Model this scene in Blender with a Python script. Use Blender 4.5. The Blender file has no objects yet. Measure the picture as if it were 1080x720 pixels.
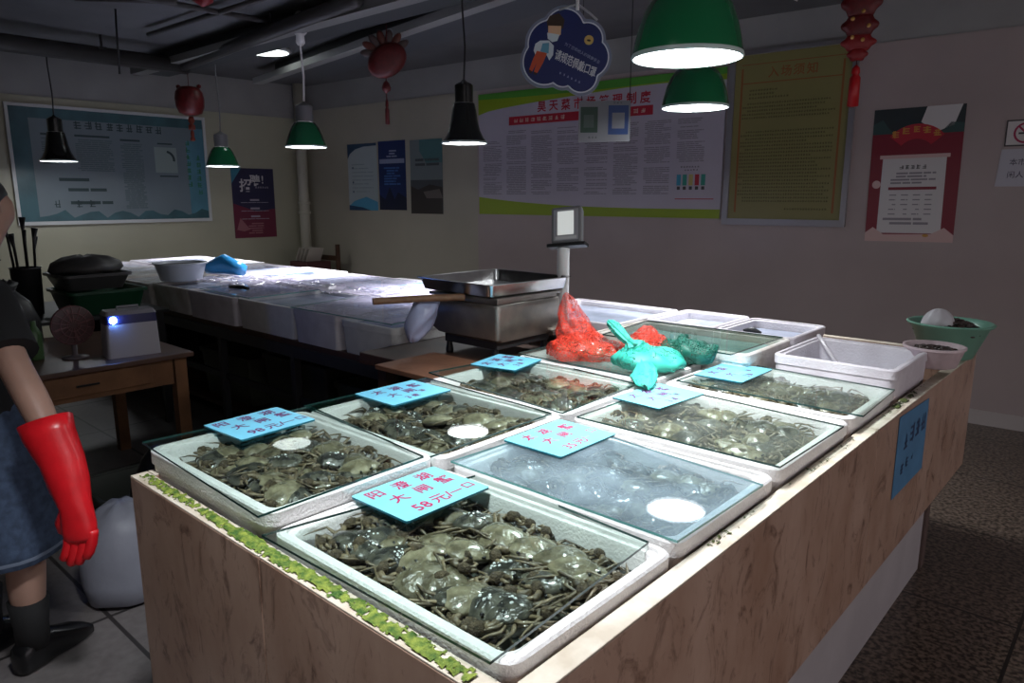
import bpy, math, random
from mathutils import Vector, Matrix, noise
random.seed(7)
SC = bpy.context.scene
COL = SC.collection
PI = math.pi
V = Vector

# ------------------------------------------------------------------ materials
MATS = {}
def mat(name, col, rough=.5, metal=0., spec=.5, var=0., vscale=8., bump=0., bscale=60., coat=0., trans=0., sss=0.,
        col2=None, rvar=0., detail=4., emit=None, estr=0., objrand=0., alpha=1.):
    if name in MATS: return MATS[name]
    m = bpy.data.materials.new(name); m.use_nodes = True
    nt = m.node_tree; N = nt.nodes; L = nt.links
    b = N['Principled BSDF']
    b.inputs['Roughness'].default_value = rough
    b.inputs['Metallic'].default_value = metal
    b.inputs['Specular IOR Level'].default_value = spec
    b.inputs['Coat Weight'].default_value = coat
    b.inputs['Coat Roughness'].default_value = .05
    b.inputs['Transmission Weight'].default_value = trans
    b.inputs['Alpha'].default_value = alpha
    if sss:
        b.inputs['Subsurface Weight'].default_value = sss
        b.inputs['Subsurface Radius'].default_value = (.02, .01, .006)
    c = (*col, 1)
    b.inputs['Base Color'].default_value = c
    if var or col2 or bump or rvar:
        tc = N.new('ShaderNodeTexCoord')
    if var or col2:
        nz = N.new('ShaderNodeTexNoise'); nz.inputs['Scale'].default_value = vscale; nz.inputs['Detail'].default_value = detail
        L.new(tc.outputs['Object'], nz.inputs['Vector'])
        r = N.new('ShaderNodeValToRGB')
        r.color_ramp.elements[0].position = .35; r.color_ramp.elements[1].position = .65
        if col2:
            r.color_ramp.elements[0].color = c; r.color_ramp.elements[1].color = (*col2, 1)
        else:
            r.color_ramp.elements[0].color = (*[x*(1-var) for x in col], 1)
            r.color_ramp.elements[1].color = (*[min(1, x*(1+var)) for x in col], 1)
        L.new(nz.outputs['Fac'], r.inputs['Fac'])
        out = r.outputs['Color']
        if objrand:
            oi = N.new('ShaderNodeObjectInfo')
            mr = N.new('ShaderNodeMapRange'); mr.inputs[3].default_value = 1-objrand; mr.inputs[4].default_value = 1+objrand
            L.new(oi.outputs['Random'], mr.inputs[0])
            hs = N.new('ShaderNodeHueSaturation'); L.new(mr.outputs[0], hs.inputs['Value'])
            L.new(out, hs.inputs['Color']); out = hs.outputs['Color']
        L.new(out, b.inputs['Base Color'])
    if bump:
        bn = N.new('ShaderNodeTexNoise'); bn.inputs['Scale'].default_value = bscale; bn.inputs['Detail'].default_value = 3
        L.new(tc.outputs['Object'], bn.inputs['Vector'])
        bp = N.new('ShaderNodeBump'); bp.inputs['Strength'].default_value = bump; bp.inputs['Distance'].default_value = .01
        L.new(bn.outputs['Fac'], bp.inputs['Height']); L.new(bp.outputs['Normal'], b.inputs['Normal'])
    if emit:
        b.inputs['Emission Color'].default_value = (*emit, 1); b.inputs['Emission Strength'].default_value = estr
    MATS[name] = m
    return m

def glass_mat(name, tint=(.93, .98, .96), refl=1.5, fog=0., fogcol=(.75, .85, .9), fscale=5., fthr=.45, rough=.0):
    """thin sheet glass: see-through with Fresnel reflection, optional patches of condensation"""
    if name in MATS: return MATS[name]
    m = bpy.data.materials.new(name); m.use_nodes = True
    nt = m.node_tree; N = nt.nodes; L = nt.links
    N.remove(N['Principled BSDF']); o = N['Material Output']
    t = N.new('ShaderNodeBsdfTransparent'); t.inputs[0].default_value = (*tint, 1)
    g = N.new('ShaderNodeBsdfGlossy'); g.inputs['Roughness'].default_value = rough; g.inputs[0].default_value = (.95, .95, .95, 1)
    lw = N.new('ShaderNodeLayerWeight'); lw.inputs[0].default_value = .5
    pw = N.new('ShaderNodeMath'); pw.operation = 'POWER'; pw.inputs[1].default_value = 5.; L.new(lw.outputs['Facing'], pw.inputs[0])
    f = N.new('ShaderNodeMath'); f.operation = 'MULTIPLY_ADD'; f.inputs[1].default_value = .6; f.inputs[2].default_value = .035*(refl/1.5)**2; L.new(pw.outputs[0], f.inputs[0])
    mx = N.new('ShaderNodeMixShader'); L.new(f.outputs[0], mx.inputs[0]); L.new(t.outputs[0], mx.inputs[1]); L.new(g.outputs[0], mx.inputs[2])
    out = mx.outputs[0]
    if fog:
        tc = N.new('ShaderNodeTexCoord'); nz = N.new('ShaderNodeTexNoise'); nz.inputs['Scale'].default_value = fscale; nz.inputs['Detail'].default_value = 3
        L.new(tc.outputs['Object'], nz.inputs['Vector'])
        mr = N.new('ShaderNodeMapRange'); mr.inputs[1].default_value = fthr-.12; mr.inputs[2].default_value = fthr+.15
        mr.inputs[3].default_value = fog*.25; mr.inputs[4].default_value = fog
        L.new(nz.outputs['Fac'], mr.inputs[0])
        d = N.new('ShaderNodeBsdfDiffuse'); d.inputs[0].default_value = (*fogcol, 1)
        tl = N.new('ShaderNodeBsdfTransparent')
        m2 = N.new('ShaderNodeMixShader'); L.new(mr.outputs[0], m2.inputs[0]); L.new(out, m2.inputs[1]); L.new(d.outputs[0], m2.inputs[2])
        out = m2.outputs[0]
    L.new(out, o.inputs['Surface'])
    MATS[name] = m
    return m

def net_mat(name, col, scale=140., cover=.5, thr=.60):
    """fine plastic netting: threads of colour, open holes between"""
    if name in MATS: return MATS[name]
    m = bpy.data.materials.new(name); m.use_nodes = True
    nt = m.node_tree; N = nt.nodes; L = nt.links
    b = N['Principled BSDF']; b.inputs['Base Color'].default_value = (*col, 1); b.inputs['Roughness'].default_value = .55
    tc = N.new('ShaderNodeTexCoord')
    vo = N.new('ShaderNodeTexVoronoi'); vo.feature = 'DISTANCE_TO_EDGE'; vo.inputs['Scale'].default_value = scale
    L.new(tc.outputs['Object'], vo.inputs['Vector'])
    lt = N.new('ShaderNodeMath'); lt.operation = 'LESS_THAN'; lt.inputs[1].default_value = .25*cover
    L.new(vo.outputs['Distance'], lt.inputs[0])
    nz = N.new('ShaderNodeTexNoise'); nz.inputs['Scale'].default_value = 18
    L.new(tc.outputs['Object'], nz.inputs['Vector'])
    gt = N.new('ShaderNodeMath'); gt.operation = 'GREATER_THAN'; gt.inputs[1].default_value = thr; L.new(nz.outputs['Fac'], gt.inputs[0])
    mx = N.new('ShaderNodeMath'); mx.operation = 'MAXIMUM'; L.new(lt.outputs[0], mx.inputs[0]); L.new(gt.outputs[0], mx.inputs[1])
    L.new(mx.outputs[0], b.inputs['Alpha'])
    MATS[name] = m
    return m

def tile_mat(name, c1, c2, grout, size, rough=.3, nscale=120., speck=.5, w=.006, bump=.1, warp=0.):
    """large tiles laid in world-aligned rows with thin grout and fine speckle"""
    m = bpy.data.materials.new(name); m.use_nodes = True
    nt = m.node_tree; N = nt.nodes; L = nt.links; b = N['Principled BSDF']; b.inputs['Roughness'].default_value = rough
    tc = N.new('ShaderNodeTexCoord')
    br = N.new('ShaderNodeTexBrick'); br.offset = 0.; br.inputs['Scale'].default_value = 1.
    br.inputs['Brick Width'].default_value = size[0]; br.inputs['Row Height'].default_value = size[1]
    br.inputs['Mortar Size'].default_value = w; br.inputs['Color1'].default_value = (1, 1, 1, 1); br.inputs['Color2'].default_value = (.86, .86, .86, 1)
    br.inputs['Mortar'].default_value = (0, 0, 0, 1)
    L.new(tc.outputs['UV'], br.inputs['Vector'])
    nz = N.new('ShaderNodeTexNoise'); nz.inputs['Scale'].default_value = nscale; nz.inputs['Detail'].default_value = 5
    L.new(tc.outputs['Object'], nz.inputs['Vector'])
    r = N.new('ShaderNodeValToRGB'); r.color_ramp.elements[0].position = .5-.2*speck; r.color_ramp.elements[1].position = .5+.2*speck
    r.color_ramp.elements[0].color = (*c1, 1); r.color_ramp.elements[1].color = (*c2, 1); L.new(nz.outputs['Fac'], r.inputs[0])
    n2 = N.new('ShaderNodeTexNoise'); n2.inputs['Scale'].default_value = 2.2; L.new(tc.outputs['Object'], n2.inputs['Vector'])
    m1 = N.new('ShaderNodeMix'); m1.data_type = 'RGBA'; m1.blend_type = 'MULTIPLY'; m1.inputs[0].default_value = 1.
    L.new(r.outputs[0], m1.inputs[6]); L.new(br.outputs['Color'], m1.inputs[7])
    m3 = N.new('ShaderNodeMix'); m3.data_type = 'RGBA'; L.new(br.outputs['Fac'], m3.inputs[0]); L.new(m1.outputs[2], m3.inputs[6]); m3.inputs[7].default_value = (*grout, 1)
    hs = N.new('ShaderNodeHueSaturation'); mr = N.new('ShaderNodeMapRange'); mr.inputs[3].default_value = .75; mr.inputs[4].default_value = 1.25
    L.new(n2.outputs['Fac'], mr.inputs[0]); L.new(mr.outputs[0], hs.inputs['Value']); L.new(m3.outputs[2], hs.inputs['Color'])
    L.new(hs.outputs[0], b.inputs['Base Color'])
    bp = N.new('ShaderNodeBump'); bp.inputs['Strength'].default_value = bump; bp.invert = True; bp.inputs['Distance'].default_value = .004
    L.new(br.outputs['Fac'], bp.inputs['Height']); L.new(bp.outputs[0], b.inputs['Normal'])
    return m

def marble_mat(name, base, vein, dark, rough=.35):
    """weathered beige stone slab with brown run marks and veins"""
    m = bpy.data.materials.new(name); m.use_nodes = True
    nt = m.node_tree; N = nt.nodes; L = nt.links; b = N['Principled BSDF']; b.inputs['Roughness'].default_value = rough
    tc = N.new('ShaderNodeTexCoord')
    mp = N.new('ShaderNodeMapping'); mp.inputs['Scale'].default_value = (3, 3, 1.6); L.new(tc.outputs['Object'], mp.inputs[0])
    nz = N.new('ShaderNodeTexNoise'); nz.inputs['Scale'].default_value = 1.6; nz.inputs['Detail'].default_value = 6; nz.inputs['Roughness'].default_value = .6
    L.new(mp.outputs[0], nz.inputs['Vector'])
    r = N.new('ShaderNodeValToRGB'); r.color_ramp.elements[0].position = .3; r.color_ramp.elements[1].position = .68
    r.color_ramp.elements[0].color = (*vein, 1); r.color_ramp.elements[1].color = (*base, 1); L.new(nz.outputs['Fac'], r.inputs[0])
    mp2 = N.new('ShaderNodeMapping'); mp2.inputs['Scale'].default_value = (5, 5, 2.8); mp2.inputs['Rotation'].default_value = (.5, .4, 0); L.new(tc.outputs['Object'], mp2.inputs[0])
    n2 = N.new('ShaderNodeTexNoise'); n2.inputs['Scale'].default_value = 2.3; n2.inputs['Detail'].default_value = 8; n2.inputs['Roughness'].default_value = .72; n2.inputs['Distortion'].default_value = 1.8
    L.new(mp2.outputs[0], n2.inputs['Vector'])
    r2 = N.new('ShaderNodeValToRGB'); r2.color_ramp.elements[0].position = .53; r2.color_ramp.elements[1].position = .66
    r2.color_ramp.elements[0].color = (0, 0, 0, 1); r2.color_ramp.elements[1].color = (.8, .8, .8, 1); L.new(n2.outputs['Fac'], r2.inputs[0])
    mx = N.new('ShaderNodeMix'); mx.data_type = 'RGBA'; L.new(r2.outputs[0], mx.inputs[0]); L.new(r.outputs[0], mx.inputs[6]); mx.inputs[7].default_value = (*dark, 1)
    L.new(mx.outputs[2], b.inputs['Base Color'])
    return m

# plain everyday surfaces
M_foam = mat('foam_white', (.78, .77, .76), .55, var=.05, vscale=14, bump=.35, bscale=170)
M_foamdirty = mat('foam_dirty', (.55, .50, .44), .6, col2=(.80, .77, .74), vscale=9, bump=.35, bscale=150)
M_foamlilac = mat('foam_aged', (.60, .56, .60), .55, col2=(.74, .71, .75), vscale=7, bump=.3, bscale=120)
M_glass = glass_mat('sheet_glass')
M_glassfog = glass_mat('sheet_glass_fogged', tint=(.90, .97, .98), fog=.30, fogcol=(.36, .46, .52), fscale=4.5, fthr=.46)
M_glassmist = glass_mat('sheet_glass_misted', tint=(.93, .97, .95), fog=.07, fogcol=(.5, .56, .5), fscale=6, fthr=.5)
M_glassedge = mat('glass_edge', (.01, .05, .045), .12, spec=.7)
M_glassedge2 = mat('glass_edge_teal', (.10, .30, .28), .12, spec=.7)
M_black = mat('black_plastic', (.012, .012, .013), .4)
M_blackrub = mat('black_cloth', (.010, .010, .011), .85)
M_steel = mat('stainless', (.55, .55, .55), .22, metal=1., var=.08, vscale=20)
M_steeld = mat('grey_metal', (.30, .29, .27), .42, metal=.85, col2=(.42, .38, .33), vscale=10)
M_alu = mat('aluminium_frame', (.34, .33, .35), .35, metal=.6)
M_lampgreen = mat('green_enamel', (.010, .15, .055), .16, coat=.5)
M_lampblack = mat('black_enamel', (.012, .013, .012), .22, coat=.4)
M_lampin = mat('white_enamel', (.85, .85, .85), .4)
M_disc = mat('lamp_diffuser', (.9, .9, .9), .5, emit=(.93, .97, 1.), estr=14.)
M_ceillamp = mat('ceiling_diffuser', (.9, .9, .9), .5, emit=(.9, 1., .97), estr=1.6)
M_white = mat('white_plastic', (.72, .71, .70), .4)
M_greypl = mat('grey_plastic', (.16, .16, .165), .4)
M_card = mat('blue_card', (.20, .66, .88), .35, var=.03, vscale=20)
M_cardlit = mat('blue_card_lit', (.20, .62, .68), .35, var=.03, vscale=20)  # lit copy of the blue card, lamplight put into the colour
M_ink = mat('magenta_ink', (.42, .012, .10), .5)
M_inkd = mat('plum_ink', (.16, .03, .16), .5)
M_wood = mat('brown_wood', (.16, .07, .03), .5, col2=(.26, .12, .05), vscale=5, bump=.1)
M_woodd = mat('dark_wood', (.05, .025, .016), .5, col2=(.09, .04, .022), vscale=6)
M_plank = mat('orange_plank', (.17, .075, .04), .6, col2=(.24, .11, .06), vscale=7, bump=.2, bscale=40)
M_bamboo = mat('bamboo_stick', (.24, .13, .07), .55, var=.2, vscale=30)
M_red = mat('festive_red', (.11, .005, .006), .5, var=.2, vscale=30)
M_gold = mat('festive_gold', (.5, .26, .05), .4)
M_text = mat('print_dark', (.07, .065, .07), .7)
M_textg = mat('print_grey', (.26, .24, .27), .7)
M_skin = mat('skin', (.42, .25, .19), .5, sss=.08, var=.06, vscale=12)
M_glove = mat('red_rubber', (.72, .012, .02), .32, var=.1, vscale=16, bump=.12, bscale=26)
M_denim = mat('denim', (.055, .085, .15), .85, var=.25, vscale=40, bump=.1, bscale=300)
M_denims = mat('denim_seam', (.16, .20, .28), .8)
M_hair = mat('black_hair', (.012, .010, .010), .5)
M_algae = mat('algae', (.035, .10, .008), .75, col2=(.24, .30, .04), vscale=60, bump=.6, bscale=220)
M_algaed = mat('dark_algae', (.02, .035, .01), .8, col2=(.10, .12, .03), vscale=35, bump=.6, bscale=220)
M_water = mat('murky_water', (.05, .055, .045), .04, var=.2, vscale=9, bump=.08, bscale=30)
M_clearwater = mat('pale_water', (.26, .40, .38), .03, var=.1, vscale=5, bump=.08, bscale=20)
M_lilwater = mat('lilac_water', (.36, .40, .50), .05, var=.2, vscale=6, bump=.1, bscale=25)
M_stone = marble_mat('beige_stone', (.52, .36, .275), (.34, .20, .135), (.11, .05, .03))
M_stonetop = mat('stone_edge', (.52, .44, .34), .45, col2=(.68, .62, .52), vscale=16)
M_base = mat('white_base_panel', (.50, .47, .48), .35, var=.07, vscale=5)
M_greenpl = mat('jade_plastic', (.20, .42, .32), .3, var=.05, vscale=10)
M_pinkpl = mat('pink_foam', (.62, .50, .52), .5, var=.1, vscale=20)
M_clam = mat('dark_catch', (.035, .028, .026), .25, col2=(.10, .07, .06), vscale=60, bump=.8, bscale=120)
M_blackpaint = mat('dark_steel_frame', (.03, .03, .032), .5)

# crab surfaces
M_cpale = mat('carapace_pale', (.095, .080, .048), .25, col2=(.26, .23, .15), vscale=38, bump=.35, bscale=130, coat=.7, objrand=.3)
M_cdark = mat('carapace_dark', (.022, .022, .020), .22, col2=(.11, .105, .08), vscale=45, bump=.35, bscale=130, coat=.8, objrand=.35)
M_cleg = mat('crab_leg', (.065, .048, .026), .4, col2=(.21, .16, .095), vscale=55, bump=.3, bscale=200, coat=.25, objrand=.3)
M_chair = mat('mitten_hair', (.04, .028, .015), .8, col2=(.12, .085, .045), vscale=90, bump=.8, bscale=300)
M_cbelly = mat('crab_belly', (.50, .46, .38), .35, coat=.3)
M_froth = mat('froth_bubble', (.85, .87, .88), .08, coat=1.)

# ------------------------------------------------------------------ mesh builder
class MB:
    def __init__(s): s.v = []; s.f = []; s.m = []; s.uv = {}
    def add(s, vs, fs, mi=0):
        o = len(s.v); s.v += [tuple(p) for p in vs]
        for f in fs: s.f.append([i+o for i in f]); s.m.append(mi)
    def box(s, x0, x1, y0, y1, z0, z1, mi=0, M=None):
        p = [(x, y, z) for z in (z0, z1) for y in (y0, y1) for x in (x0, x1)]
        if M: p = [M @ V(q) for q in p]
        s.add(p, [(0, 2, 3, 1), (4, 5, 7, 6), (0, 1, 5, 4), (2, 6, 7, 3), (0, 4, 6, 2), (1, 3, 7, 5)], mi)
        return s
    def loft(s, loops, mi=0, c0=True, c1=True):
        n = len(loops[0]); vs = [p for l in loops for p in l]; fs = []
        for k in range(len(loops)-1):
            for i in range(n):
                a = k*n+i; b = k*n+(i+1) % n; fs.append((a, b, b+n, a+n))
        if c0: fs.append(tuple(range(n-1, -1, -1)))
        if c1: fs.append(tuple(range((len(loops)-1)*n, len(loops)*n)))
        s.add(vs, fs, mi); return s
    def tube(s, pts, rad, n=8, mi=0, flat=1.):
        pts = [V(p) for p in pts]
        if not hasattr(rad, '__len__'): rad = [rad]*len(pts)
        loops = []; up = V((0, 0, 1)); prev = None
        for i, p in enumerate(pts):
            d = (pts[min(i+1, len(pts)-1)]-pts[max(i-1, 0)]).normalized()
            if prev is None:
                a = d.cross(up)
                if a.length < .1: a = d.cross(V((1, 0, 0)))
            else: a = prev-d*prev.dot(d)
            a.normalize(); prev = a; b = d.cross(a)
            loops.append([p+(a*math.cos(t)+b*math.sin(t)*flat)*rad[i] for t in [2*PI*k/n for k in range(n)]])
        return s.loft(loops, mi)
    def lathe(s, prof, c=(0, 0, 0), n=24, mi=0, caps=True, M=None):
        c = V(c)
        loops = [[V((r*math.cos(2*PI*k/n), r*math.sin(2*PI*k/n), z)) for k in range(n)] for r, z in prof]
        loops = [[(M @ p if M else p)+c for p in l] for l in loops]
        return s.loft(loops, mi, caps, caps)
    def prism(s, poly, P, u, v, nrm, d0, d1, mi=0, mside=None):
        P, u, v, nrm = V(P), V(u), V(v), V(nrm)
        n = len(poly)
        a = [P+u*x+v*y+nrm*d0 for x, y in poly]; b = [P+u*x+v*y+nrm*d1 for x, y in poly]
        s.add(a+b, [tuple(range(n-1, -1, -1)), tuple(range(n, 2*n))], mi)
        s.add(a+b, [(i, (i+1) % n, (i+1) % n+n, i+n) for i in range(n)], mi if mside is None else mside)
        return s
    def build(s, name, mats, parent=None, origin=None, smooth=False, bevel=0., parts_of=None, angle=None):
        if not hasattr(mats, '__len__'): mats = [mats]
        if parent is not None:
            q = parent; 
            while q.parent: q = q.parent
            org = V(q.location)
        elif origin is not None: org = V(origin)
        else:
            xs, ys, zs = zip(*s.v); org = V(((min(xs)+max(xs))/2, (min(ys)+max(ys))/2, min(zs)))
        me = bpy.data.meshes.new(name)
        me.from_pydata([tuple(V(p)-org) for p in s.v], [], s.f)
        for m in mats: me.materials.append(m)
        me.polygons.foreach_set('material_index', s.m)
        if smooth: me.polygons.foreach_set('use_smooth', [True]*len(me.polygons))
        me.update()
        if smooth and angle:
            me.set_sharp_from_angle(angle=math.radians(angle))
        o = bpy.data.objects.new(name, me); COL.objects.link(o)
        if parent is None: o.location = org
        else: o.parent = parent
        if bevel:
            bm = o.modifiers.new('bevel', 'BEVEL'); bm.width = bevel; bm.segments = 2; bm.limit_method = 'ANGLE'; bm.angle_limit = .7
        return o

def rrect(x0, x1, y0, y1, z, r, n=4):
    out = []
    for cx, cy, a0 in ((x1-r, y1-r, 0), (x0+r, y1-r, 90), (x0+r, y0+r, 180), (x1-r, y0+r, 270)):
        for k in range(n+1):
            a = math.radians(a0+90*k/n); out.append((cx+r*math.cos(a), cy+r*math.sin(a), z))
    return out
def inset(loop, d):  # move every point of a rounded rectangle towards its centre axis-wise
    cx = sum(p[0] for p in loop)/len(loop); cy = sum(p[1] for p in loop)/len(loop)
    return [(p[0]-math.copysign(d, p[0]-cx), p[1]-math.copysign(d, p[1]-cy), p[2]) for p in loop]

def tag(o, label, cat, group=None, kind=None):
    if label: o['label'] = label
    if cat: o['category'] = cat
    if group: o['group'] = group
    if kind: o['kind'] = kind
    return o
def thing(name, label, cat, loc=(0, 0, 0), group=None):
    o = bpy.data.objects.new(name, None); COL.objects.link(o); o.location = loc; o.empty_display_size = .1
    return tag(o, label, cat, group)
def copy_tree(o, parent=None):
    c = o.copy(); COL.objects.link(c)
    if parent: c.parent = parent
    for ch in list(o.children): copy_tree(ch, c)
    return c

TXT = {}
def text_geo(body, off=0.):
    key = (body, off)
    if key in TXT: return TXT[key]
    c = bpy.data.curves.new('txt', 'FONT'); c.body = body; c.align_x = 'CENTER'; c.align_y = 'CENTER'; c.resolution_u = 2; c.offset = off; c.size = 1.
    o = bpy.data.objects.new('txt', c); COL.objects.link(o)
    bpy.context.view_layer.update()
    me = bpy.data.meshes.new_from_object(o)
    vs = [tuple(v.co) for v in me.vertices]; fs = [tuple(p.vertices) for p in me.polygons]
    xs = [v[0] for v in vs]; ys = [v[1] for v in vs]
    cx, cy = (min(xs)+max(xs))/2, (min(ys)+max(ys))/2
    vs = [(v[0]-cx, v[1]-cy) for v in vs]
    bpy.data.objects.remove(o); bpy.data.meshes.remove(me); bpy.data.curves.remove(c)
    TXT[key] = (vs, fs, max(xs)-min(xs), max(ys)-min(ys)); return TXT[key]

class Face:
    """drawing frame on a flat sheet: u right, v up, n out of the sheet"""
    def __init__(s, P, u, v, n, mb): s.P, s.u, s.v, s.n, s.mb = V(P), V(u), V(v), V(n), mb
    def pt(s, a, b, d): return s.P+s.u*a+s.v*b+s.n*d
    def rect(s, a0, a1, b0, b1, d, mi):
        s.mb.add([s.pt(a0, b0, d), s.pt(a1, b0, d), s.pt(a1, b1, d), s.pt(a0, b1, d)], [(0, 1, 2, 3)], mi)
    def poly(s, pts, d, mi):
        s.mb.add([s.pt(a, b, d) for a, b in pts], [tuple(range(len(pts)))], mi)
    def text(s, body, a, b, size, d, mi, off=0., rot=0., sx=1.):
        vs, fs, w, h = text_geo(body, off); cr, sr = math.cos(rot), math.sin(rot)
        s.mb.add([s.pt(a+(x*sx*cr-y*sr)*size, b+(x*sx*sr+y*cr)*size, d) for x, y in vs], fs, mi)
    def glyph(s, a, b, w, h, d, mi):   # an unreadable printed character: a few strokes
        t = min(w, h)*.15
        for k in range(random.choice((2, 3, 3))):
            y = b+h*(k+.3)/3.3; e = random.uniform(0, .2)*w; s.rect(a+e, a+w-random.uniform(0, .2)*w, y, y+t, d, mi)
        for k in range(2):
            x = a+w*random.uniform(.1, .8); s.rect(x, x+t, b+random.uniform(0, .2)*h, b+h-random.uniform(0, .15)*h, d+.0002, mi)
    def lines(s, a0, a1, b0, b1, pitch, d, mi, fill=.55, ragged=.25, cw=None, gap=.12):
        y = b1-pitch
        while y > b0:
            if random.random() > gap:
                x = a0+random.choice((0, 0, 0, pitch*1.5)); end = a1-(random.random()*ragged*(a1-a0) if random.random() < .45 else 0)
                if cw is None:
                    while x < end:
                        w = random.uniform(2, 7)*pitch; s.rect(x, min(x+w, end), y, y+pitch*fill, d, mi); x += w+pitch*.35
                else:
                    while x < end-cw: s.glyph(x, y, cw*.8, pitch*fill, d, mi); x += cw
            y -= pitch
    def disc(s, a, b, r, d, mi, n=20, sy=1.):
        s.poly([(a+r*math.cos(2*PI*k/n), b+sy*r*math.sin(2*PI*k/n)) for k in range(n)], d, mi)

# ------------------------------------------------------------------ camera
cam = bpy.data.cameras.new('camera'); cam.sensor_width = 36; cam.lens = 25.5; cam.clip_start = .05
co = bpy.data.objects.new('camera', cam); COL.objects.link(co); SC.camera = co
pitch = math.atan(153/765.)
co.location = (0, 0, 1.55); co.rotation_euler = (PI/2-pitch, 0, math.radians(41.9))

# ------------------------------------------------------------------ room
CH = 2.9
WT = math.radians(3.1)
def wall_y(x): return 5.77+math.tan(WT)*(x+.6)
def structure(o): o['kind'] = 'structure'; return o
def uvsheet(name, pts, uv, m):
    me = bpy.data.meshes.new(name); me.from_pydata(pts, [], [tuple(range(len(pts)))]); me.materials.append(m)
    l = me.uv_layers.new(name='UVMap')
    for i, p in enumerate(uv): l.data[i].uv = p
    o = bpy.data.objects.new(name, me); COL.objects.link(o); return structure(o)
F_gran = tile_mat('granite_floor', (.030, .020, .014), (.22, .165, .125), (.012, .010, .008), (.8, .8), rough=.3, nscale=55, speck=.5, w=.006)
F_grey = tile_mat('grey_floor_tile', (.17, .15, .15), (.23, .21, .205), (.04, .035, .035), (.8, .8), rough=.4, nscale=30, speck=1.2, w=.008)
def fl(name, x0, x1, y0, y1, m, ox, oy, rot=0):
    pts = [(x0, y0, 0), (x1, y0, 0), (x1, y1, 0), (x0, y1, 0)]
    uvsheet(name, pts, [(p[0]-ox, p[1]-oy) for p in pts], m)
fl('floor', -1.2, 4, -3, 7, F_gran, -.22, .62)
fl('floor', -9, -1.2, -3, 7, F_grey, -2.78, .83)
Wd = mat('back_wall_tile', (.40, .335, .325), .28, var=.05, vscale=1.5)
Wl = mat('left_wall_paint', (.40, .385, .29), .4, var=.05, vscale=1.5)
Wu = mat('upper_wall_plaster', (.30, .295, .29), .8, var=.08, vscale=2)
Cm = mat('ceiling_dark', (.12, .12, .125), .85, var=.15, vscale=1.3)
def slab(name, x0, x1, y0, y1, z0, z1, m, kind='structure'):
    o = MB().box(x0, x1, y0, y1, z0, z1).build(name, m); o['kind'] = kind; return o
WR = Matrix.Translation((-.6, 5.77, 0)) @ Matrix.Rotation(WT, 4, 'Z')
PL = 2.60
b = MB()
b.box(-4.83, 4.6, 0, .12, 0, PL, 0, WR); b.box(-8.2, -4.83, 0, .12, 0, PL, 2, WR); b.box(-8.2, 4.6, .015, .12, PL, CH+.2, 1, WR)
structure(b.build('wall_back', [Wd, Wu, mat('back_wall_beige', (.40, .37, .30), .35, var=.05, vscale=1.5)]))
b = MB(); b.box(-8.46, -8.34, -3, 6, 0, 2.5, 0); b.box(-8.46, -8.355, -3, 6, 2.5, CH+.2, 1)
structure(b.build('wall_left', [Wl, Wu]))
slab('wall_light_block', -9, .4, -1.35, -1.25, 0, CH, mat('light_block_dark', (.14, .13, .12), .8))  # unseen dark wall added to keep ambient light off the left side
slab('ceiling', -9, 4, -3, 7, CH, CH+.1, Cm)
b = MB(); b.box(-8, 4.5, -.012, .0, 0, .10, 0, WR)
structure(b.build('baseboard_back', mat('skirting_tile', (.46, .42, .41), .3)))

# ceiling beams, conduits
b = MB(); b.box(-7.9, 2, 3.12, 3.24, 2.74, 2.80, 0); b.box(-7.9, 2, 3.24, 3.5, 2.76, 2.9, 1)
structure(b.build('trim_1', [mat('cable_tray', (.22, .22, .21), .5), mat('duct_dark', (.05, .055, .06), .6)]))
Mb = Matrix.Translation((-5.0, 3.86, 0)) @ Matrix.Rotation(-.17, 4, 'Z')
b = MB(); b.box(-2.6, 5, -.05, .05, 2.74, 2.80, 0, Mb); b.box(-2.2, 6, .05, .5, 2.78, 2.9, 1, Mb)
structure(b.build('trim_2', [MATS['stainless'] if 0 else mat('pale_tray', (.26, .26, .25), .5), mat('duct_blue', (.07, .075, .085), .6)]))
b = MB(); b.tube([(-7.0, -2, 2.74), (-7.05, 3.3, 2.74)], .07, 12); b.tube([(-7.05, 3.25, 2.74), (-4.0, 3.0, 2.77)], .05, 12)
structure(b.build('trim_3', mat('dark_pipe', (.035, .033, .032), .5), smooth=True))
b = MB()
for q in ((-5.6, 1.9, -5.2, 2.4), (-6.4, 2.7, -4.6, 2.75), (-5.3, 1.2, -5.25, 3.1)):
    b.tube([(q[0], q[1], 2.84), (q[2], q[3], 2.84)], .02, 8)
structure(b.build('trim_4', mat('thin_pipe', (.06, .055, .055), .6), smooth=True))
# hanger rods holding the big pipe
for x, y in ((-6.98, 1.5), (-7.0, 2.55), (-5.2, 3.1)):
    b = MB(); b.tube([(x, y, 2.78), (x, y, 2.9)], .012, 6); b.box(x-.03, x+.03, y-.03, y+.03, 2.78, 2.8)
    tag(b.build('pipe_hanger', M_black), 'short dark rod holding the ceiling pipe', 'pipe hanger', 'rods holding the ceiling pipe')

# white drain pipe in the corner
t = thing('drain_pipe', 'white vertical drain pipe in the corner behind the foam boxes', 'pipe', (-8.20, 5.20, 0))
M_pipe = mat('pipe_white', (.50, .48, .40), .4)
MB().tube([(-8.20, 5.20, 0), (-8.20, 5.20, 2.9)], .065, 16).build('pipe_body', M_pipe, t, smooth=True)
for z in (1.35, 1.47): MB().lathe([(.066, z-.02), (.078, z-.015), (.078, z+.015), (.066, z+.02)], (-8.20, 5.20, 0), 16).build('joint_ring', M_pipe, t, smooth=True)

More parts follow.
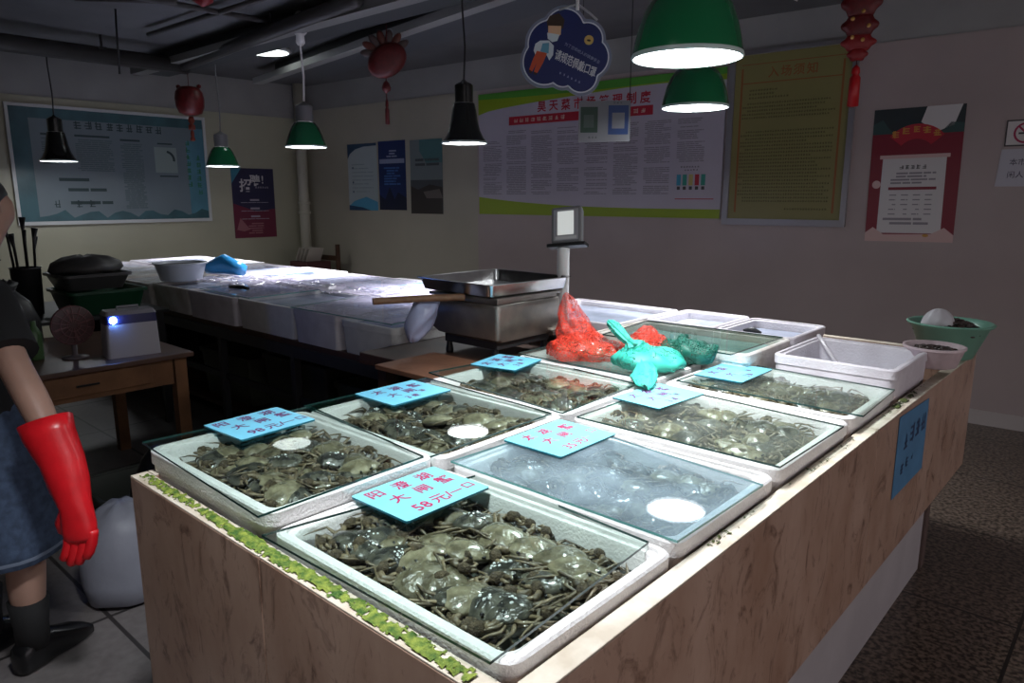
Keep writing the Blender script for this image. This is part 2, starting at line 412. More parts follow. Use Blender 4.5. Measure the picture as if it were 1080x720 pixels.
# ------------------------------------------------------------------ pendant lamps
def spot(parent, loc, power, col=(.93, .96, 1.), size=112, blend=.7, r=.1):
    l = bpy.data.lights.new('bulb_light', 'SPOT'); l.energy = power; l.color = col; l.spot_size = math.radians(size); l.spot_blend = blend; l.shadow_soft_size = r
    o = bpy.data.objects.new('bulb_light', l); COL.objects.link(o); o.parent = parent; o.location = V(loc)-V(parent.location); return o
def lamp(x, y, z, R, style, label, power, col=(.93, .96, 1.), cordm=None, tilt=0., cup=False, glabel=None):
    t = thing('pendant_lamp', label, 'lamp', (x, y, z), 'pendant work lamps over the stalls')
    power *= 1.0
    enamel = M_lampgreen if style != 'black' else M_lampblack
    if style == 'wide':
        pr = [(1, 0), (1.0, .06), (.955, .3), (.88, .6), (.77, .88), (.62, 1.08), (.45, 1.16)]; neck = (.40, .95, 1.62, 1.75)
    elif style == 'green':
        pr = [(1, 0), (1.0, .06), (.93, .28), (.82, .6), (.66, .95), (.52, 1.15), (.45, 1.2)]; neck = (.42, 1.1, 1.95, 2.1)
    else:
        pr = [(1, 0), (.97, .08), (.84, .25), (.70, .55), (.60, .95), (.53, 1.4), (.46, 1.7)]; neck = (.40, 1.6, 2.45, 2.6)
    outer = [(r*R, h*R) for r, h in pr]; inner = [((r-.02)*R, h*R+.001) for r, h in pr]
    b = MB(); n = 40
    b.lathe(outer, (x, y, z), n, 0, caps=False)
    b2 = MB(); b2.lathe(list(reversed(inner)), (x, y, z), n, 1, caps=False)
    b.add(b2.v, b2.f, 1)
    b.lathe([(.98*R, -.0005), (1.0*R, -.0005), (1.015*R, .004), (1.0*R, .012)], (x, y, z), n, 2, caps=False)
    b.build('lamp_shade', [enamel, M_lampin, mat('lamp_rim', (.5, .6, .58) if style != 'black' else (.4, .4, .42), .3)], t, smooth=True)
    r, h0, h1, h2 = neck
    b = MB().lathe([(r*R*1.08, h0*R), (r*R*1.08, h0*R+.01), (r*R, h0*R+.012), (r*R, h1*R), (r*R*.8, h1*R+.01), (r*R*.35, h2*R), (.008, h2*R+.012)], (x, y, z), 24)
    b.build('lamp_neck', M_lampblack if style == 'black' else M_greypl, t, smooth=True, angle=40)
    MB().lathe([(.93*R, .012), (.5*R, .010), (.0005, .009)], (x, y, z), n, caps=False).build('light_disc', M_disc, t, smooth=True)
    b = MB(); top = z+h2*R
    cm = cordm or M_black
    b.tube([(x, y, top), (x+.008, y+.006, top+(CH-top)*.3), (x-.006, y, top+(CH-top)*.65), (x, y, CH)], .006 if not cup else .009, 6)
    b.build('cord', cm, t, smooth=True)
    if cup:
        MB().lathe([(.02, CH-.24), (.035, CH-.22), (.03, CH-.17), (.05, CH-.15), (.062, CH-.06), (.05, CH-.05), (.02, CH)], (x, y, 0), 16).build('ceiling_cup', M_white, t, smooth=True)
    # the bulb's own light, pouring out of the mouth
    spot(t, (x, y, z-.01), power, col, size=98 if x < -3 else 116)
    return t
LIL = (.90, .90, 1.)
lamp(-1.05, 1.89, 1.92, .15, 'wide', 'large green enamel lamp nearest the camera, over the front crab trays', 62)
lamp(-1.0, .50, 2.28, .15, 'wide', 'added green lamp, out of view above the front corner of the counter', 62)  # out-of-view lamp added to brighten the front tray
lamp(-1.80, 3.34, 1.97, .16, 'wide', 'green lamp hanging in front of the wide notice board, behind the nearest lamp', 60)
lamp(-3.32, 3.26, 1.87, .14, 'black', 'black bell lamp hanging left of the wide notice board', 130, LIL)
lamp(-5.04, 3.24, 1.92, .155, 'green', 'green lamp on a white cord in front of the corner pipe', 120, LIL, M_white, cup=True)
lamp(-6.84, 3.47, 1.83, .15, 'green', 'small green lamp between the teal board and the recruitment poster', 100, LIL, M_greypl)
lamp(-7.56, 2.29, 1.86, .15, 'black', 'black lamp hanging in front of the teal notice board', 8, LIL)
# flat lamp on the ceiling
b = MB().lathe([(.17, 2.86), (.19, 2.865), (.19, 2.9)], (-6.50, 3.82, 0), 24, 0, True)
t = thing('ceiling_lamp', 'round white ceiling lamp half hidden by the pipe', 'lamp', (-6.50, 3.82, 2.86))
MB().lathe([(.205, 2.868), (.215, 2.88), (.215, 2.9)], (-6.5, 3.82, 0), 28).build('housing', M_white, t, smooth=True)
MB().lathe([(.0005, 2.855), (.12, 2.857), (.19, 2.867)], (-6.5, 3.82, 0), 28, caps=False).build('diffuser', M_ceillamp, t, smooth=True)

# ------------------------------------------------------------------ the main counter (stone-clad tank stand)
ct = thing('display_counter', 'long stall counter clad in brown-veined beige stone, holding the crab trays', 'counter', (-1.16, 2.1, 0))
ZS = .89
def panel(x0, x1, y0, y1, z0, z1, name='stone_panel', m=M_stone, top=True):
    b = MB(); b.box(x0, x1, y0, y1, z0, z1-.004 if top else z1, 0)
    if top: b.box(x0+.0005, x1-.0005, y0+.0005, y1-.0005, z1-.004, z1, 1)
    return b.build(name, [m, M_stonetop], ct, bevel=.0015)
panel(-1.79, -1.192, .615, .655, 0, ZS)
panel(-1.188, -.552, .615, .655, 0, ZS)
panel(-.592, -.55, .656, 2.198, .385, ZS)
panel(-.592, -.55, 2.202, 3.61, .385, ZS)
panel(-1.79, -1.75, .656, 2.0, 0, ZS)
panel(-1.75, -.593, 3.57, 3.61, .385, ZS)
MB().box(-.625, -.61, .66, 3.26, 0, .384).build('base_panel', M_base, ct)
MB().box(-.66, -.60, 3.262, 3.32, 0, .384).build('corner_post', mat('post_brown', (.12, .08, .07), .5), ct)
MB().box(-1.75, -.60, .656, 3.56, .72, .75).build('deck', M_woodd, ct)
def moss(name, x0, x1, y0, y1, z, thr, m, cell=.0035, seed=0., hmax=.006, parent=None, fade=True):
    b = MB(); nx = int((x1-x0)/cell); ny = int((y1-y0)/cell); H = {}
    for i in range(nx+1):
        for j in range(ny+1):
            x = x0+i*cell; y = y0+j*cell
            q = noise.noise(V((x*9+seed, y*22, seed)))*.6+noise.noise(V((x*90, y*110+seed, 3)))*.75+noise.noise(V((x*3+seed, y*3, 9)))*.5
            ed = min(i/nx, 1-i/nx)*(nx/6 if nx < ny else 4) if nx < ny else min(j/ny, 1-j/ny)*4
            H[i, j] = q+min(.25, (ed-.6)*.4)-thr
    idx = {}
    for i in range(nx+1):
        for j in range(ny+1):
            h = H[i, j]
            if h > -.08:
                idx[i, j] = len(b.v); b.v.append((x0+i*cell, y0+j*cell, z+.0005+max(0, min(hmax, h*.009))+random.random()*.0012))
    for i in range(nx):
        for j in range(ny):
            k = [(i, j), (i+1, j), (i+1, j+1), (i, j+1)]
            if all(q in idx for q in k) and H[i, j] > 0: b.f.append([idx[q] for q in k]); b.m.append(0)
    o = b.build(name, m, parent, smooth=True); o['kind'] = 'stuff'; return o
moss('algae', -1.76, -.64, .618, .655, ZS, -.15, M_algae, seed=2.3, parent=ct)
moss('algae', -.59, -.562, 1.72, 3.0, ZS, .05, M_algaed, seed=5.1, parent=ct)
moss('algae', -.592, -.57, 1.2, 1.72, ZS, .22, M_algaed, seed=8.4, parent=ct)

# blue paper taped to the stone side
b = MB(); f = Face((-.549, 2.42, .60), (0, 1, 0), (0, 0, 1), (1, 0, 0), b)
M_paperblue = mat('blue_paper', (.07, .21, .38), .6, var=.08, vscale=12)
f.poly([(0, 0), (.38, .0), (.375, .26), (.0, .275)], .001, 0); f.poly([(0, .275), (.375, .26), (.38, 0), (0, 0)], .0, 0)
random.seed(3)
for k, (a, bb, s) in enumerate(((.08, .14, .05), (.15, .15, .06), (.22, .15, .06), (.29, .15, .06), (.07, .06, .035), (.13, .07, .035), (.20, .08, .02))): f.glyph(a, bb, s, s*1.2, .002, 1)
tag(b.build('paper_notice', [M_paperblue, mat('navy_ink', (.02, .05, .13), .6)]), 'blue paper notice taped to the stone side of the counter', 'notice')

# wooden stand left of the counter under the scale
st = thing('wooden_stand', 'dark wooden stand under the weighing scale, left of the counter', 'stand', (-2.2, 2.5, 0))
MB().box(-2.62, -1.83, 1.90, 3.25, .82, .8695).build('stand_top', M_woodd, st, bevel=.003)
for x, y in ((-2.58, 2.02), (-2.58, 3.2), (-1.86, 2.04), (-1.86, 3.2)): MB().box(x-.03, x+.03, y-.03, y+.03, 0, .82).build('leg', M_woodd, st)
b = MB(); b.box(-2.30, -1.93, 1.74, 2.06, .87, .89)
tag(b.build('plank', M_plank, bevel=.003), 'orange-brown wooden plank sticking out below the scale', 'plank')

# ------------------------------------------------------------------ foam boxes
def foam_box(x0, x1, y0, y1, z0, z1, zin, label, group=None, m=M_foam, w=.03, r=.03, contents=None, name='foam_box', rot=0.):
    b = MB(); t = .012
    L = [rrect(x0+t, x1-t, y0+t, y1-t, z0, r), rrect(x0+.004, x1-.004, y0+.004, y1-.004, z1-.035, r),
         rrect(x0, x1, y0, y1, z1-.033, r), rrect(x0, x1, y0, y1, z1-.004, r), rrect(x0+.004, x1-.004, y0+.004, y1-.004, z1, r),
         rrect(x0+w*.5, x1-w*.5, y0+w*.5, y1-w*.5, z1, r*.8), rrect(x0+w*.55, x1-w*.55, y0+w*.55, y1-w*.55, z1-.006, r*.8),
         rrect(x0+w*.9, x1-w*.9, y0+w*.9, y1-w*.9, z1-.007, r*.8), rrect(x0+w, x1-w, y0+w, y1-w, z1-.012, r*.8),
         rrect(x0+w+.006, x1-w-.006, y0+w+.006, y1-w-.006, zin, r*.7)]
    b.loft(L, 0)
    # small bites out of the soft rim
    o = b.build(name, m, smooth=True, angle=35)
    if rot:
        o.rotation_euler.z = rot
    return tag(o, label, 'foam box', group)
def water(x0, x1, y0, y1, z, m, label, group=None, name='water'):
    b = MB(); n = 14
    for i in range(n+1):
        for j in range(n+1):
            x = x0+(x1-x0)*i/n; y = y0+(y1-y0)*j/n
            b.v.append((x, y, z+.0012*noise.noise(V((x*22, y*22, z)))))
    for i in range(n):
        for j in range(n):
            a = i*(n+1)+j; b.f.append((a, a+n+1, a+n+2, a+1)); b.m.append(0)
    o = b.build(name, m, smooth=True); return tag(o, label, 'water', group, 'stuff')
def lid(q, z, label, group='glass sheets over the crab trays', m=M_glass, em=M_glassedge, th=.005):
    b = MB(); P = [V((x, y, z)) for x, y in q]
    a = P+[p+V((0, 0, th)) for p in P]
    b.add(a, [(3, 2, 1, 0), (4, 5, 6, 7)], 0)
    b.add(a, [(i, (i+1) % 4, (i+1) % 4+4, i+4) for i in range(4)], 1)
    return tag(b.build('glass_lid', [m, em]), label, 'glass sheet', group)

# quads go near-left, far-left, far-right, near-right (x grows to the right, y away)
trays = dict(
 R1=dict(box=(-1.226, -.598, .662, 1.115), z=.912, lid=[(-1.212, .636), (-1.118, 1.14), (-.648, 1.105), (-.622, .648)]),
 R2=dict(box=(-1.208, -.598, 1.122, 1.575), z=.922, lid=[(-1.212, 1.130), (-1.181, 1.555), (-.593, 1.49), (-.600, 1.125)]),
 R3=dict(box=(-1.200, -.596, 1.585, 2.085), z=.932, lid=[(-1.184, 1.594), (-1.175, 2.06), (-.590, 2.01), (-.599, 1.595)]),
 R4=dict(box=(-1.200, -.596, 2.095, 2.535), z=.936, lid=[(-1.174, 2.14), (-1.165, 2.54), (-.590, 2.50), (-.576, 2.13)]),
 L1=dict(box=(-1.800, -1.232, .662, 1.100), z=.944, lid=[(-1.837, .667), (-1.800, 1.125), (-1.240, 1.07), (-1.228, .640)]),
 L2=dict(box=(-1.800, -1.222, 1.108, 1.585), z=.936, lid=[(-1.842, 1.128), (-1.829, 1.600), (-1.249, 1.563), (-1.243, 1.09)]),
 L3=dict(box=(-1.820, -1.222, 1.592, 2.035), z=.936, lid=[(-1.880, 1.655), (-1.827, 2.08), (-1.245, 2.010), (-1.228, 1.585)]),
)
names = dict(R1='the front tray priced 58', L1='the left tray priced 98', R2='the middle tray priced 35', L2='the second tray on the left side',
             L3='the third tray on the left, below the scale', R3='the third right tray, behind the middle tray', R4='the fourth right tray, beside the empty foam box')
for k, d in trays.items():
    x0, x1, y0, y1 = d['box']; z = d['z']
    foam_box(x0, x1, y0, y1, .75, z, z-.074, 'white foam box of '+names[k], 'foam boxes holding the crabs', w=.030)
    water(x0+.034, x1-.034, y0+.034, y1-.034, z-.050, M_water, 'dark shallow water among the crabs in '+names[k], 'water in the crab trays')
    lid(d['lid'], z+.0015, 'clear sheet of glass covering '+names[k]+(', fogged with condensation' if k == 'R2' else ''),
        m=M_glassfog if k == 'R2' else (M_glassmist if k in ('R3', 'R4') else M_glass), em=M_glassedge2 if k in ('R2',) else M_glassedge)

# ------------------------------------------------------------------ crabs
def carapace_mb(seed):
    random.seed(seed); b = MB(); n = 36; Wx, Wy, H = .0445, .039, .0165
    def rad(t):
        c, s = math.cos(t), math.sin(t); e = 2.7
        r = (abs(c)**e+abs(s)**e)**(-1/e)
        if s > .1 and abs(c) > .35: r *= 1+.06*(math.sin(t*18) > 0)      # side teeth towards the front
        if s > 0 and abs(c) < .45: r *= .97+.03*math.cos(t*12)
        if s < 0: r *= 1-.10*abs(s)**2*0+.0
        w = 1.-.12*max(0, -s)                                            # narrower at the back
        return r*w
    loops = []
    for f in (.0, .25, .5, .7, .85, .95, 1.0):
        h = H*(1-f**2.2)**.8 if f < 1 else 0
        l = []
        for k in range(n):
            t = 2*PI*k/n; r = rad(t)*max(f, .02)
            x, y = r*Wx*math.cos(t), r*Wy*math.sin(t)
            z = .012+h+(.0022*noise.noise(V((x*60+seed, y*60, seed)))+.0016*math.cos(x*160)*math.sin(y*120+1))*(1-f)
            l.append((x, y, z))
        loops.append(l)
    loops.append([(p[0]*.97, p[1]*.97, .008) for p in loops[-1]])
    b.loft(loops, 0, True, False)
    b2 = [loops[-1], [(p[0]*.80, p[1]*.84, .001) for p in loops[-1]], [(p[0]*.3, p[1]*.3, -.002) for p in loops[-1]]]
    b.loft(b2, 1, False, True)
    for sx in (-1, 1):                                                   # stalked eyes
        b.tube([(sx*.011, .034, .014), (sx*.013, .040, .018)], [.0022, .0026], 6, 2)
    return b
def leg_mb(sx, i, seed):
    random.seed(seed*31+i*7+sx)
    y0 = .020-.0145*i; a = math.radians([40, 14, -12, -40][i]+random.uniform(-12, 12)); L = [.026, .029, .028, .022][i]*random.uniform(.9, 1.1)
    lift = random.uniform(.002, .008); d = V((sx*math.cos(a), math.sin(a), 0)); turn = random.choice((1, 1, -1)) if i in (1, 2) else (1 if i == 0 else -1)
    a2 = a+turn*math.radians(random.uniform(45, 95)); d2 = V((sx*math.cos(a2), math.sin(a2), 0))
    p0 = V((sx*.034, y0, .007)); p1 = p0+d*.008; p2 = p1+d*L+V((0, 0, lift)); p3 = p2+d2*.016+V((0, 0, -.003)); p4 = p3+d2*.014+V((0, 0, -lift*.8)); p5 = p4+d2*.017+V((0, 0, -.005))
    b = MB(); b.tube([p0, p1, p1+(p2-p1)*.5, p2, p3, p4, p5], [.0032, .0036, .0046, .0034, .0028, .0021, .0004], 6, 0, .6); return b
def claw_mb(sx, seed):
    random.seed(seed*17+sx); b = MB(); s = random.uniform(-.006, .006)
    p0 = V((sx*.028, .028, .007)); p1 = V((sx*.047, .040+s, .010)); p2 = V((sx*.043, .054+s, .011)); p3 = V((sx*.030, .064+s, .010)); p4 = V((sx*.016, .067+s, .009))
    b.tube([p0, (p0+p1)/2, p1, p2], [.0048, .0066, .0064, .005], 7, 0)
    b.tube([p2, p2+(p3-p2)*.3, p3, p3+(p4-p3)*.35], [.0062, .0098, .0096, .0066], 8, 1)
    b.tube([p3+V((-sx*.004, .004, 0)), p3+V((-sx*.014, .007, 0)), p4+V((-sx*.006, -.001, 0))], [.0042, .0032, .0008], 6, 0)
    b.tube([p3+V((-sx*.004, -.005, .001)), p3+V((-sx*.014, -.006, 0)), p4+V((-sx*.006, -.008, 0))], [.0036, .0028, .0008], 6, 0)
    return b
PROTO = []
def make_crab(seed, pale):
    t = thing('hairy_crab', '', 'crab', (0, 0, 0))
    carapace_mb(seed).build('carapace', [M_cpale if pale else M_cdark, M_cbelly, M_black], t, smooth=True)
    for sx in (-1, 1):
        claw_mb(sx, seed).build('claw', [M_cleg, M_chair], t, smooth=True)
        for i in range(4): leg_mb(sx, i, seed).build('leg', M_cleg, t, smooth=True)
    return t
def make_crab_plain(seed, pale):
    b = carapace_mb(seed); 
    for sx in (-1, 1):
        c = claw_mb(sx, seed); b.add(c.v, c.f, 0); 
        for k in range(len(c.f)): b.m[-1-k] = 4 if c.m[-1-k] == 1 else 3
        for i in range(4):
            l = leg_mb(sx, i, seed); b.add(l.v, l.f, 3)
    return b.build('hairy_crab', [M_cpale if pale else M_cdark, M_cbelly, M_black, M_cleg, M_chair], origin=(0, 0, 0), smooth=True)
full = [(make_crab(11+i, i % 2 == 0), i % 2 == 0) for i in range(6)]
plain = [(make_crab_plain(31+i, i % 2 == 0), i % 2 == 0) for i in range(6)]
used = {}
EXT = {}
def crab_pts(kind, idx):
    if (kind, idx) not in EXT:
        o = (full if kind else plain)[idx][0]; ms = [o.data] if o.type == 'MESH' else [c.data for c in o.children]
        EXT[kind, idx] = [v.co.copy() for m in ms for v in m.vertices][::5]
    return EXT[kind, idx]
def fit(kind, idx, x, y, zb, rz, tx, ty, sc, X0, X1, Y0, Y1, ztop):
    from mathutils import Euler
    M = Euler((tx, ty, rz)).to_matrix()*sc
    P = [M @ p for p in crab_pts(kind, idx)]
    a0 = min(p.x for p in P); a1 = max(p.x for p in P); b0 = min(p.y for p in P); b1 = max(p.y for p in P); c1 = max(p.z for p in P)
    return min(max(x, X0-a0), X1-a1), min(max(y, Y0-b0), Y1-b1), min(zb, ztop-c1)
def place_crab(kind, idx, loc, rz, tx, ty, sc, label, group):
    src = (full if kind else plain)[idx][0]; key = (kind, idx)
    o = src if key not in used else copy_tree(src)
    used[key] = 1
    o.location = loc; o.rotation_euler = (tx, ty, rz); o.scale = (sc, sc, sc)
    return tag(o, label, 'crab', group)
def froth(parent, seed):
    random.seed(seed); b = MB()
    for _ in range(11):
        a = random.uniform(0, 2*PI); r = random.uniform(0, .019); x, y = r*math.cos(a), r*math.sin(a)*.8; s = random.uniform(.0015, .0034)
        z = .0275-(x*x+y*y)*6
        b.lathe([(.0001, -s), (s*.7, -s*.7), (s, 0), (s*.7, s*.7), (.0001, s)], (x, y, z), 7)
    o = b.build('froth', M_froth, None, origin=(0, 0, 0), smooth=True); o.parent = parent; o.location = (0, 0, 0); return o
ordn = ['first', 'second', 'third', 'fourth', 'fifth', 'sixth', 'seventh', 'eighth']
rown = ['nearest row', 'second row', 'third row', 'fourth row', 'farthest row']
LAB = {'R1': 'front tray priced 58', 'L1': 'left tray priced 98'}
for k, d in trays.items():
    x0, x1, y0, y1 = d['box']; z = d['z']; kind = k in ('R1', 'R2', 'L1', 'L2')
    rs = random.Random(hash(k) % 1000 if 0 else sum(map(ord, k))*13)
    nx, ny = (7, 5)
    e_ = .058; X0, X1, Y0, Y1 = x0+e_, x1-e_, y0+e_, y1-e_
    # lower crabs
    per = [(0, 0), (1, 1), (1, 0), (0, 1)]+([(.33, 0), (.66, 1), (0, .5), (1, .5), (.66, 0), (.33, 1)] if k == 'R1' else [])
    for i, j in per:
        if True:
            xx = x0+.08+(x1-x0-.16)*i; yy = y0+.08+(y1-y0-.16)*j
            ix = rs.randrange(6); rz, tx, ty, sc = rs.uniform(0, 6.28), rs.uniform(-.15, .15), rs.uniform(-.15, .15), rs.uniform(.95, 1.1)
            xx, yy, zz = fit(0, ix, xx, yy, z-.060+rs.uniform(0, .006), rz, tx, ty, sc, x0+.037, x1-.037, y0+.037, y1-.037, z-.01)
            place_crab(0, ix, (xx, yy, zz), rz, tx, ty, sc,
                       'crab lying under the others in '+names[k], 'lower crabs in '+names[k])
    for j in range(ny):
        for i in range(nx):
            xx = X0+(X1-X0)*(i+rs.uniform(-.22, .22)+(.25 if j % 2 else -.1))/(nx-1); yy = Y0+(Y1-Y0)*(j+rs.uniform(-.25, .25))/(ny-1)
            xx = min(max(xx, X0-.006), X1+.006); yy = min(max(yy, Y0-.006), Y1+.006)
            q = rs.randrange(6); pale = q % 2 == 0; idx = q
            if k in LAB:
                lb = ('pale olive' if pale else 'dark wet')+' crab in the '+LAB[k]+', '+rown[j]+', '+ordn[i]+' from the left'
                gr = 'crabs in '+names[k]
            else: lb = ('pale' if pale else 'dark')+' crab on top in '+names[k]; gr = ('pale' if pale else 'dark')+' crabs in '+names[k]
            sc = rs.uniform(.92, 1.10)*(1.16 if k == 'R1' else 1.04)
            tl = .26
            best = None
            for _ in range(14):
                rz, tx, ty = rs.uniform(0, 6.28), rs.uniform(-tl, tl), rs.uniform(-tl, tl)
                fx, fy, fz = fit(kind, idx, xx, yy, z-.05, rz, tx, ty, sc, x0+.034, x1-.034, y0+.034, y1-.034, z-.004)
                cst = math.hypot(fx-xx, fy-yy)+2*(z-.05-fz)
                if best is None or cst < best[0]: best = (cst, rz, tx, ty)
            _, rz, tx, ty = best
            xx, yy, zz = fit(kind, idx, xx, yy, z-.054+.014*((i+j) % 2)+rs.uniform(0, .010), rz, tx, ty, sc, x0+.034, x1-.034, y0+.034, y1-.034, z-.004)
            o = place_crab(kind, idx, (xx, yy, zz), rz, tx, ty, sc, lb, gr)
            if k == 'R1' and not pale and rs.random() < .5: froth(o, i*7+j)

# ------------------------------------------------------------------ blue price cards on the glass
def card(cx, cy, z, rot, lines, label, m, ink, sx=.19, sy=.235):
    b = MB(); c, s = math.cos(rot), math.sin(rot)
    # reading direction runs along +y, the top of the letters points to -x
    u = V((s*-1*0+(-s), c, 0)); v = V((-c, -s, 0))
    P = V((cx, cy, z))
    w, h = sy/2, sx/2; r = .006
    poly = [(p[0], p[1]) for p in rrect(-w, w, -h, h, 0, r, 3)]
    b.prism(poly, P, u, v, (0, 0, 1), 0, .005, 0, 1)
    f = Face(P, u, v, (0, 0, 1), b)
    for body, a, bb, size, off in lines:
        if body == '#':
            f.glyph(a-size*.4, bb-size*.4, size*.8, size*.8, .0058, 2)
        else: f.text(body, a, bb, size, .0056, 2, off)
    o = b.build('price_card', [m, mat('card_edge', (.01, .14, .20), .3), ink])
    return tag(o, label, 'price card', 'blue price cards')
O = .014
yc = [('阳', -.078, .060, .042, O), ('澄', -.008, .060, .042, O), ('湖', .058, .062, .042, O),
      ('大', -.056, .008, .043, O), ('闸', .012, .010, .042, O), ('蟹', .078, .014, .042, O)]
def price(p): return [(p, -.048, -.058, .044, O), ('元', .002, -.056, .042, O), ('/', .030, -.054, .042, O), ('一', .052, -.054, .036, O), ('口', .092, -.050, .032, O)]
card(-1.131, .967, .9195, 0, yc+price('58'), 'lamp-lit blue price card reading 58 on the front glass', M_cardlit, M_ink, sx=.185)
card(-1.742, .934, .9535, .05, yc+price('98'), 'blue price card reading 98 on the left glass', M_card, M_inkd, sx=.185, sy=.22)
th = [('太', -.062, .058, .042, O), ('湖', .0, .058, .041, O), ('大', -.044, .002, .043, O), ('闸', .020, .004, .041, O), ('蟹', .074, .040, .042, O)]
card(-1.115, 1.432, .9295, .0, th+[('35', -.040, -.062, .040, O), ('元', .006, -.060, .038, O), ('/', .030, -.056, .036, O), ('一', .046, -.052, .022, O), ('口', .094, -.030, .030, O)],
     'lamp-lit blue price card reading 35 on the middle fogged glass', M_cardlit, M_ink)
th2 = [('太', -.062, .050, .044, O), ('湖', .006, .050, .044, O), ('大', -.046, -.008, .044, O), ('闸', .022, -.002, .044, O), ('蟹', .072, .036, .044, O)]
pr2 = [('3', -.03, -.06, .036, O), ('#', .0, -.058, .034, 0), ('#', .05, -.03, .028, 0)]
card(-1.725, 1.412, .9435, .0, th2+pr2, 'blue price card on the second glass of the left side', M_card, M_inkd)
card(-1.768, 1.94, .9435, .20, th2+pr2, 'blue price card on the glass just below the scale', M_card, M_inkd, sx=.19, sy=.205)
card(-1.115, 1.925, .9395, -.08, th2+pr2, 'lamp-lit blue price card behind the middle tray, on the third right glass', M_cardlit, M_inkd, sx=.175, sy=.245)
card(-1.072, 2.357, .9435, .0, [('太', -.062, .050, .044, O), ('湖', .006, .050, .044, O), ('大', -.046, -.008, .044, O)]+pr2, 'blue price card farthest back, near the empty foam box', M_card, M_inkd, sx=.175, sy=.25)

# ------------------------------------------------------------------ boxes at the back of the counter
foam_box(-1.815, -1.222, 2.045, 2.43, .75, .945, .87, 'foam box under the net bags, behind the third left tray', m=M_foam)
lid([(-1.83, 2.075), (-1.83, 2.44), (-1.235, 2.425), (-1.225, 2.06)], .9465, 'misted sheet of glass under the red and green net bags', m=M_glassmist)
water(-1.78, -1.255, 2.08, 2.395, .90, M_clearwater, 'pale water in the box below the net bags')
foam_box(-1.015, -.60, 2.545, 2.99, .752, .992, .86, 'tall empty foam box at the right, with a pale hose lying in it', m=M_foamlilac, w=.028)
water(-.98, -.634, 2.58, 2.955, .885, M_lilwater, 'shallow cloudy water in the tall foam box with the hose')
b = MB(); b.tube([(-1.0, 2.97, .998), (-.96, 2.90, .99), (-.89, 2.83, .94), (-.82, 2.80, .893), (-.76, 2.84, .892), (-.70, 2.92, .892)], .008, 8)
tag(b.build('hose', mat('hose_pale', (.55, .52, .55), .3), smooth=True), 'thin pale hose dipping into the tall foam box', 'hose')
random.seed(5); b = MB()
for _ in range(60):
    x = random.uniform(-.93, -.66); y = random.uniform(2.68, 2.93); a = random.uniform(0, PI); l = random.uniform(.012, .035)
    b.tube([(x, y, .893), (x+l*math.cos(a), y+l*math.sin(a), .896+random.random()*.008)], [.003, .001], 5)
tag(b.build('debris', mat('wet_debris', (.10, .09, .09), .2, coat=.5), smooth=True), 'wet dark scraps floating in the tall foam box', 'scraps', None, 'stuff')
foam_box(-1.745, -1.06, 2.44, 2.85, .752, .995, .90, 'tall foam box with a glass sheet, right behind the green net bag', m=M_foamdirty)
water(-1.71, -1.095, 2.475, 2.815, .965, M_clearwater, 'pale green water in the tall box behind the green net bag')
lid([(-1.66, 2.40), (-1.70, 2.82), (-1.09, 2.83), (-1.10, 2.39)], .997, 'green-edged glass sheet on the tall box behind the net bags')
foam_box(-1.40, -1.06, 2.856, 3.25, .752, .995, .90, 'foam box at the back corner with a dark clip on its rim', m=M_foamlilac)
water(-1.37, -1.09, 2.89, 3.215, .955, M_lilwater, 'water in the back corner foam box')
foam_box(-1.745, -1.406, 2.856, 3.25, .752, .998, .90, 'foam box in the back row, middle of the three', m=M_foamlilac)
water(-1.71, -1.44, 2.89, 3.215, .96, M_lilwater, 'water in the middle back foam box')
foam_box(-2.38, -1.752, 2.62, 3.20, .902, 1.0, .93, 'low foam box behind the pole of the scale', m=M_foamlilac)
water(-2.345, -1.787, 2.655, 3.165, .97, M_lilwater, 'water in the foam box behind the scale pole')
for (x, y, s) in ((-1.30, 3.02, 1.),):
    b = MB(); b.tube([(x-.04, y, .999), (x, y+.01, 1.006), (x+.04, y, .999)], [.008, .014, .006], 8)
    o = b.build('clip', M_black, smooth=True); o.location.z = .962; tag(o, 'small dark lump floating in the back corner foam box', 'clip')

# bowls on the right corner
def bowl(name, cx, cy, z, prof, m, label, cat, contents=None, cm=None):
    t = thing(name, label, cat, (cx, cy, z))
    MB().lathe(prof, (cx, cy, z), 40, 0).build('bowl_body', m, t, smooth=True, angle=50); return t
bowl('foam_bowl', -.655, 3.02, .93, [(.072, 0), (.08, .004), (.100, .065), (.106, .07), (.106, .078), (.098, .078), (.092, .068), (.072, .015), (.0005, .012)], M_pinkpl, 'small pinkish bowl on the corner of the tall foam box', 'bowl').location
for o in [o for o in bpy.data.objects if o.name.startswith('foam_bowl')]: o.location = (-.60, 3.04, .925)
bowl('basin', -.63, 3.44, ZS, [(.085, 0), (.095, .004), (.145, .13), (.158, .136), (.163, .145), (.156, .149), (.143, .143), (.13, .10), (.0005, .095)], M_greenpl, 'jade green plastic basin on the far corner of the counter', 'basin')
def heap(name, cx, cy, z, R, H, m, label, n=90, seed=1, parent=None, s0=.012, s1=.02):
    random.seed(seed); b = MB()
    for _ in range(n):
        a = random.uniform(0, 2*PI); r = R*math.sqrt(random.random()); x, y = cx+r*math.cos(a), cy+r*math.sin(a); h = z+H*(1-(r/R)**2)*random.uniform(.6, 1)
        s = random.uniform(s0, s1); M = Matrix.Rotation(random.uniform(0, 3), 4, 'Z') @ Matrix.Rotation(random.uniform(-.7, .7), 4, 'X')
        b.lathe([(.0005, -s*.4), (s*.8, -s*.2), (s, .0), (s*.7, s*.3), (.0005, s*.4)], (x, y, h), 8, 0, M=M)
    return tag(b.build(name, m, parent, smooth=True), label, name.split('_')[-1], None, 'stuff')
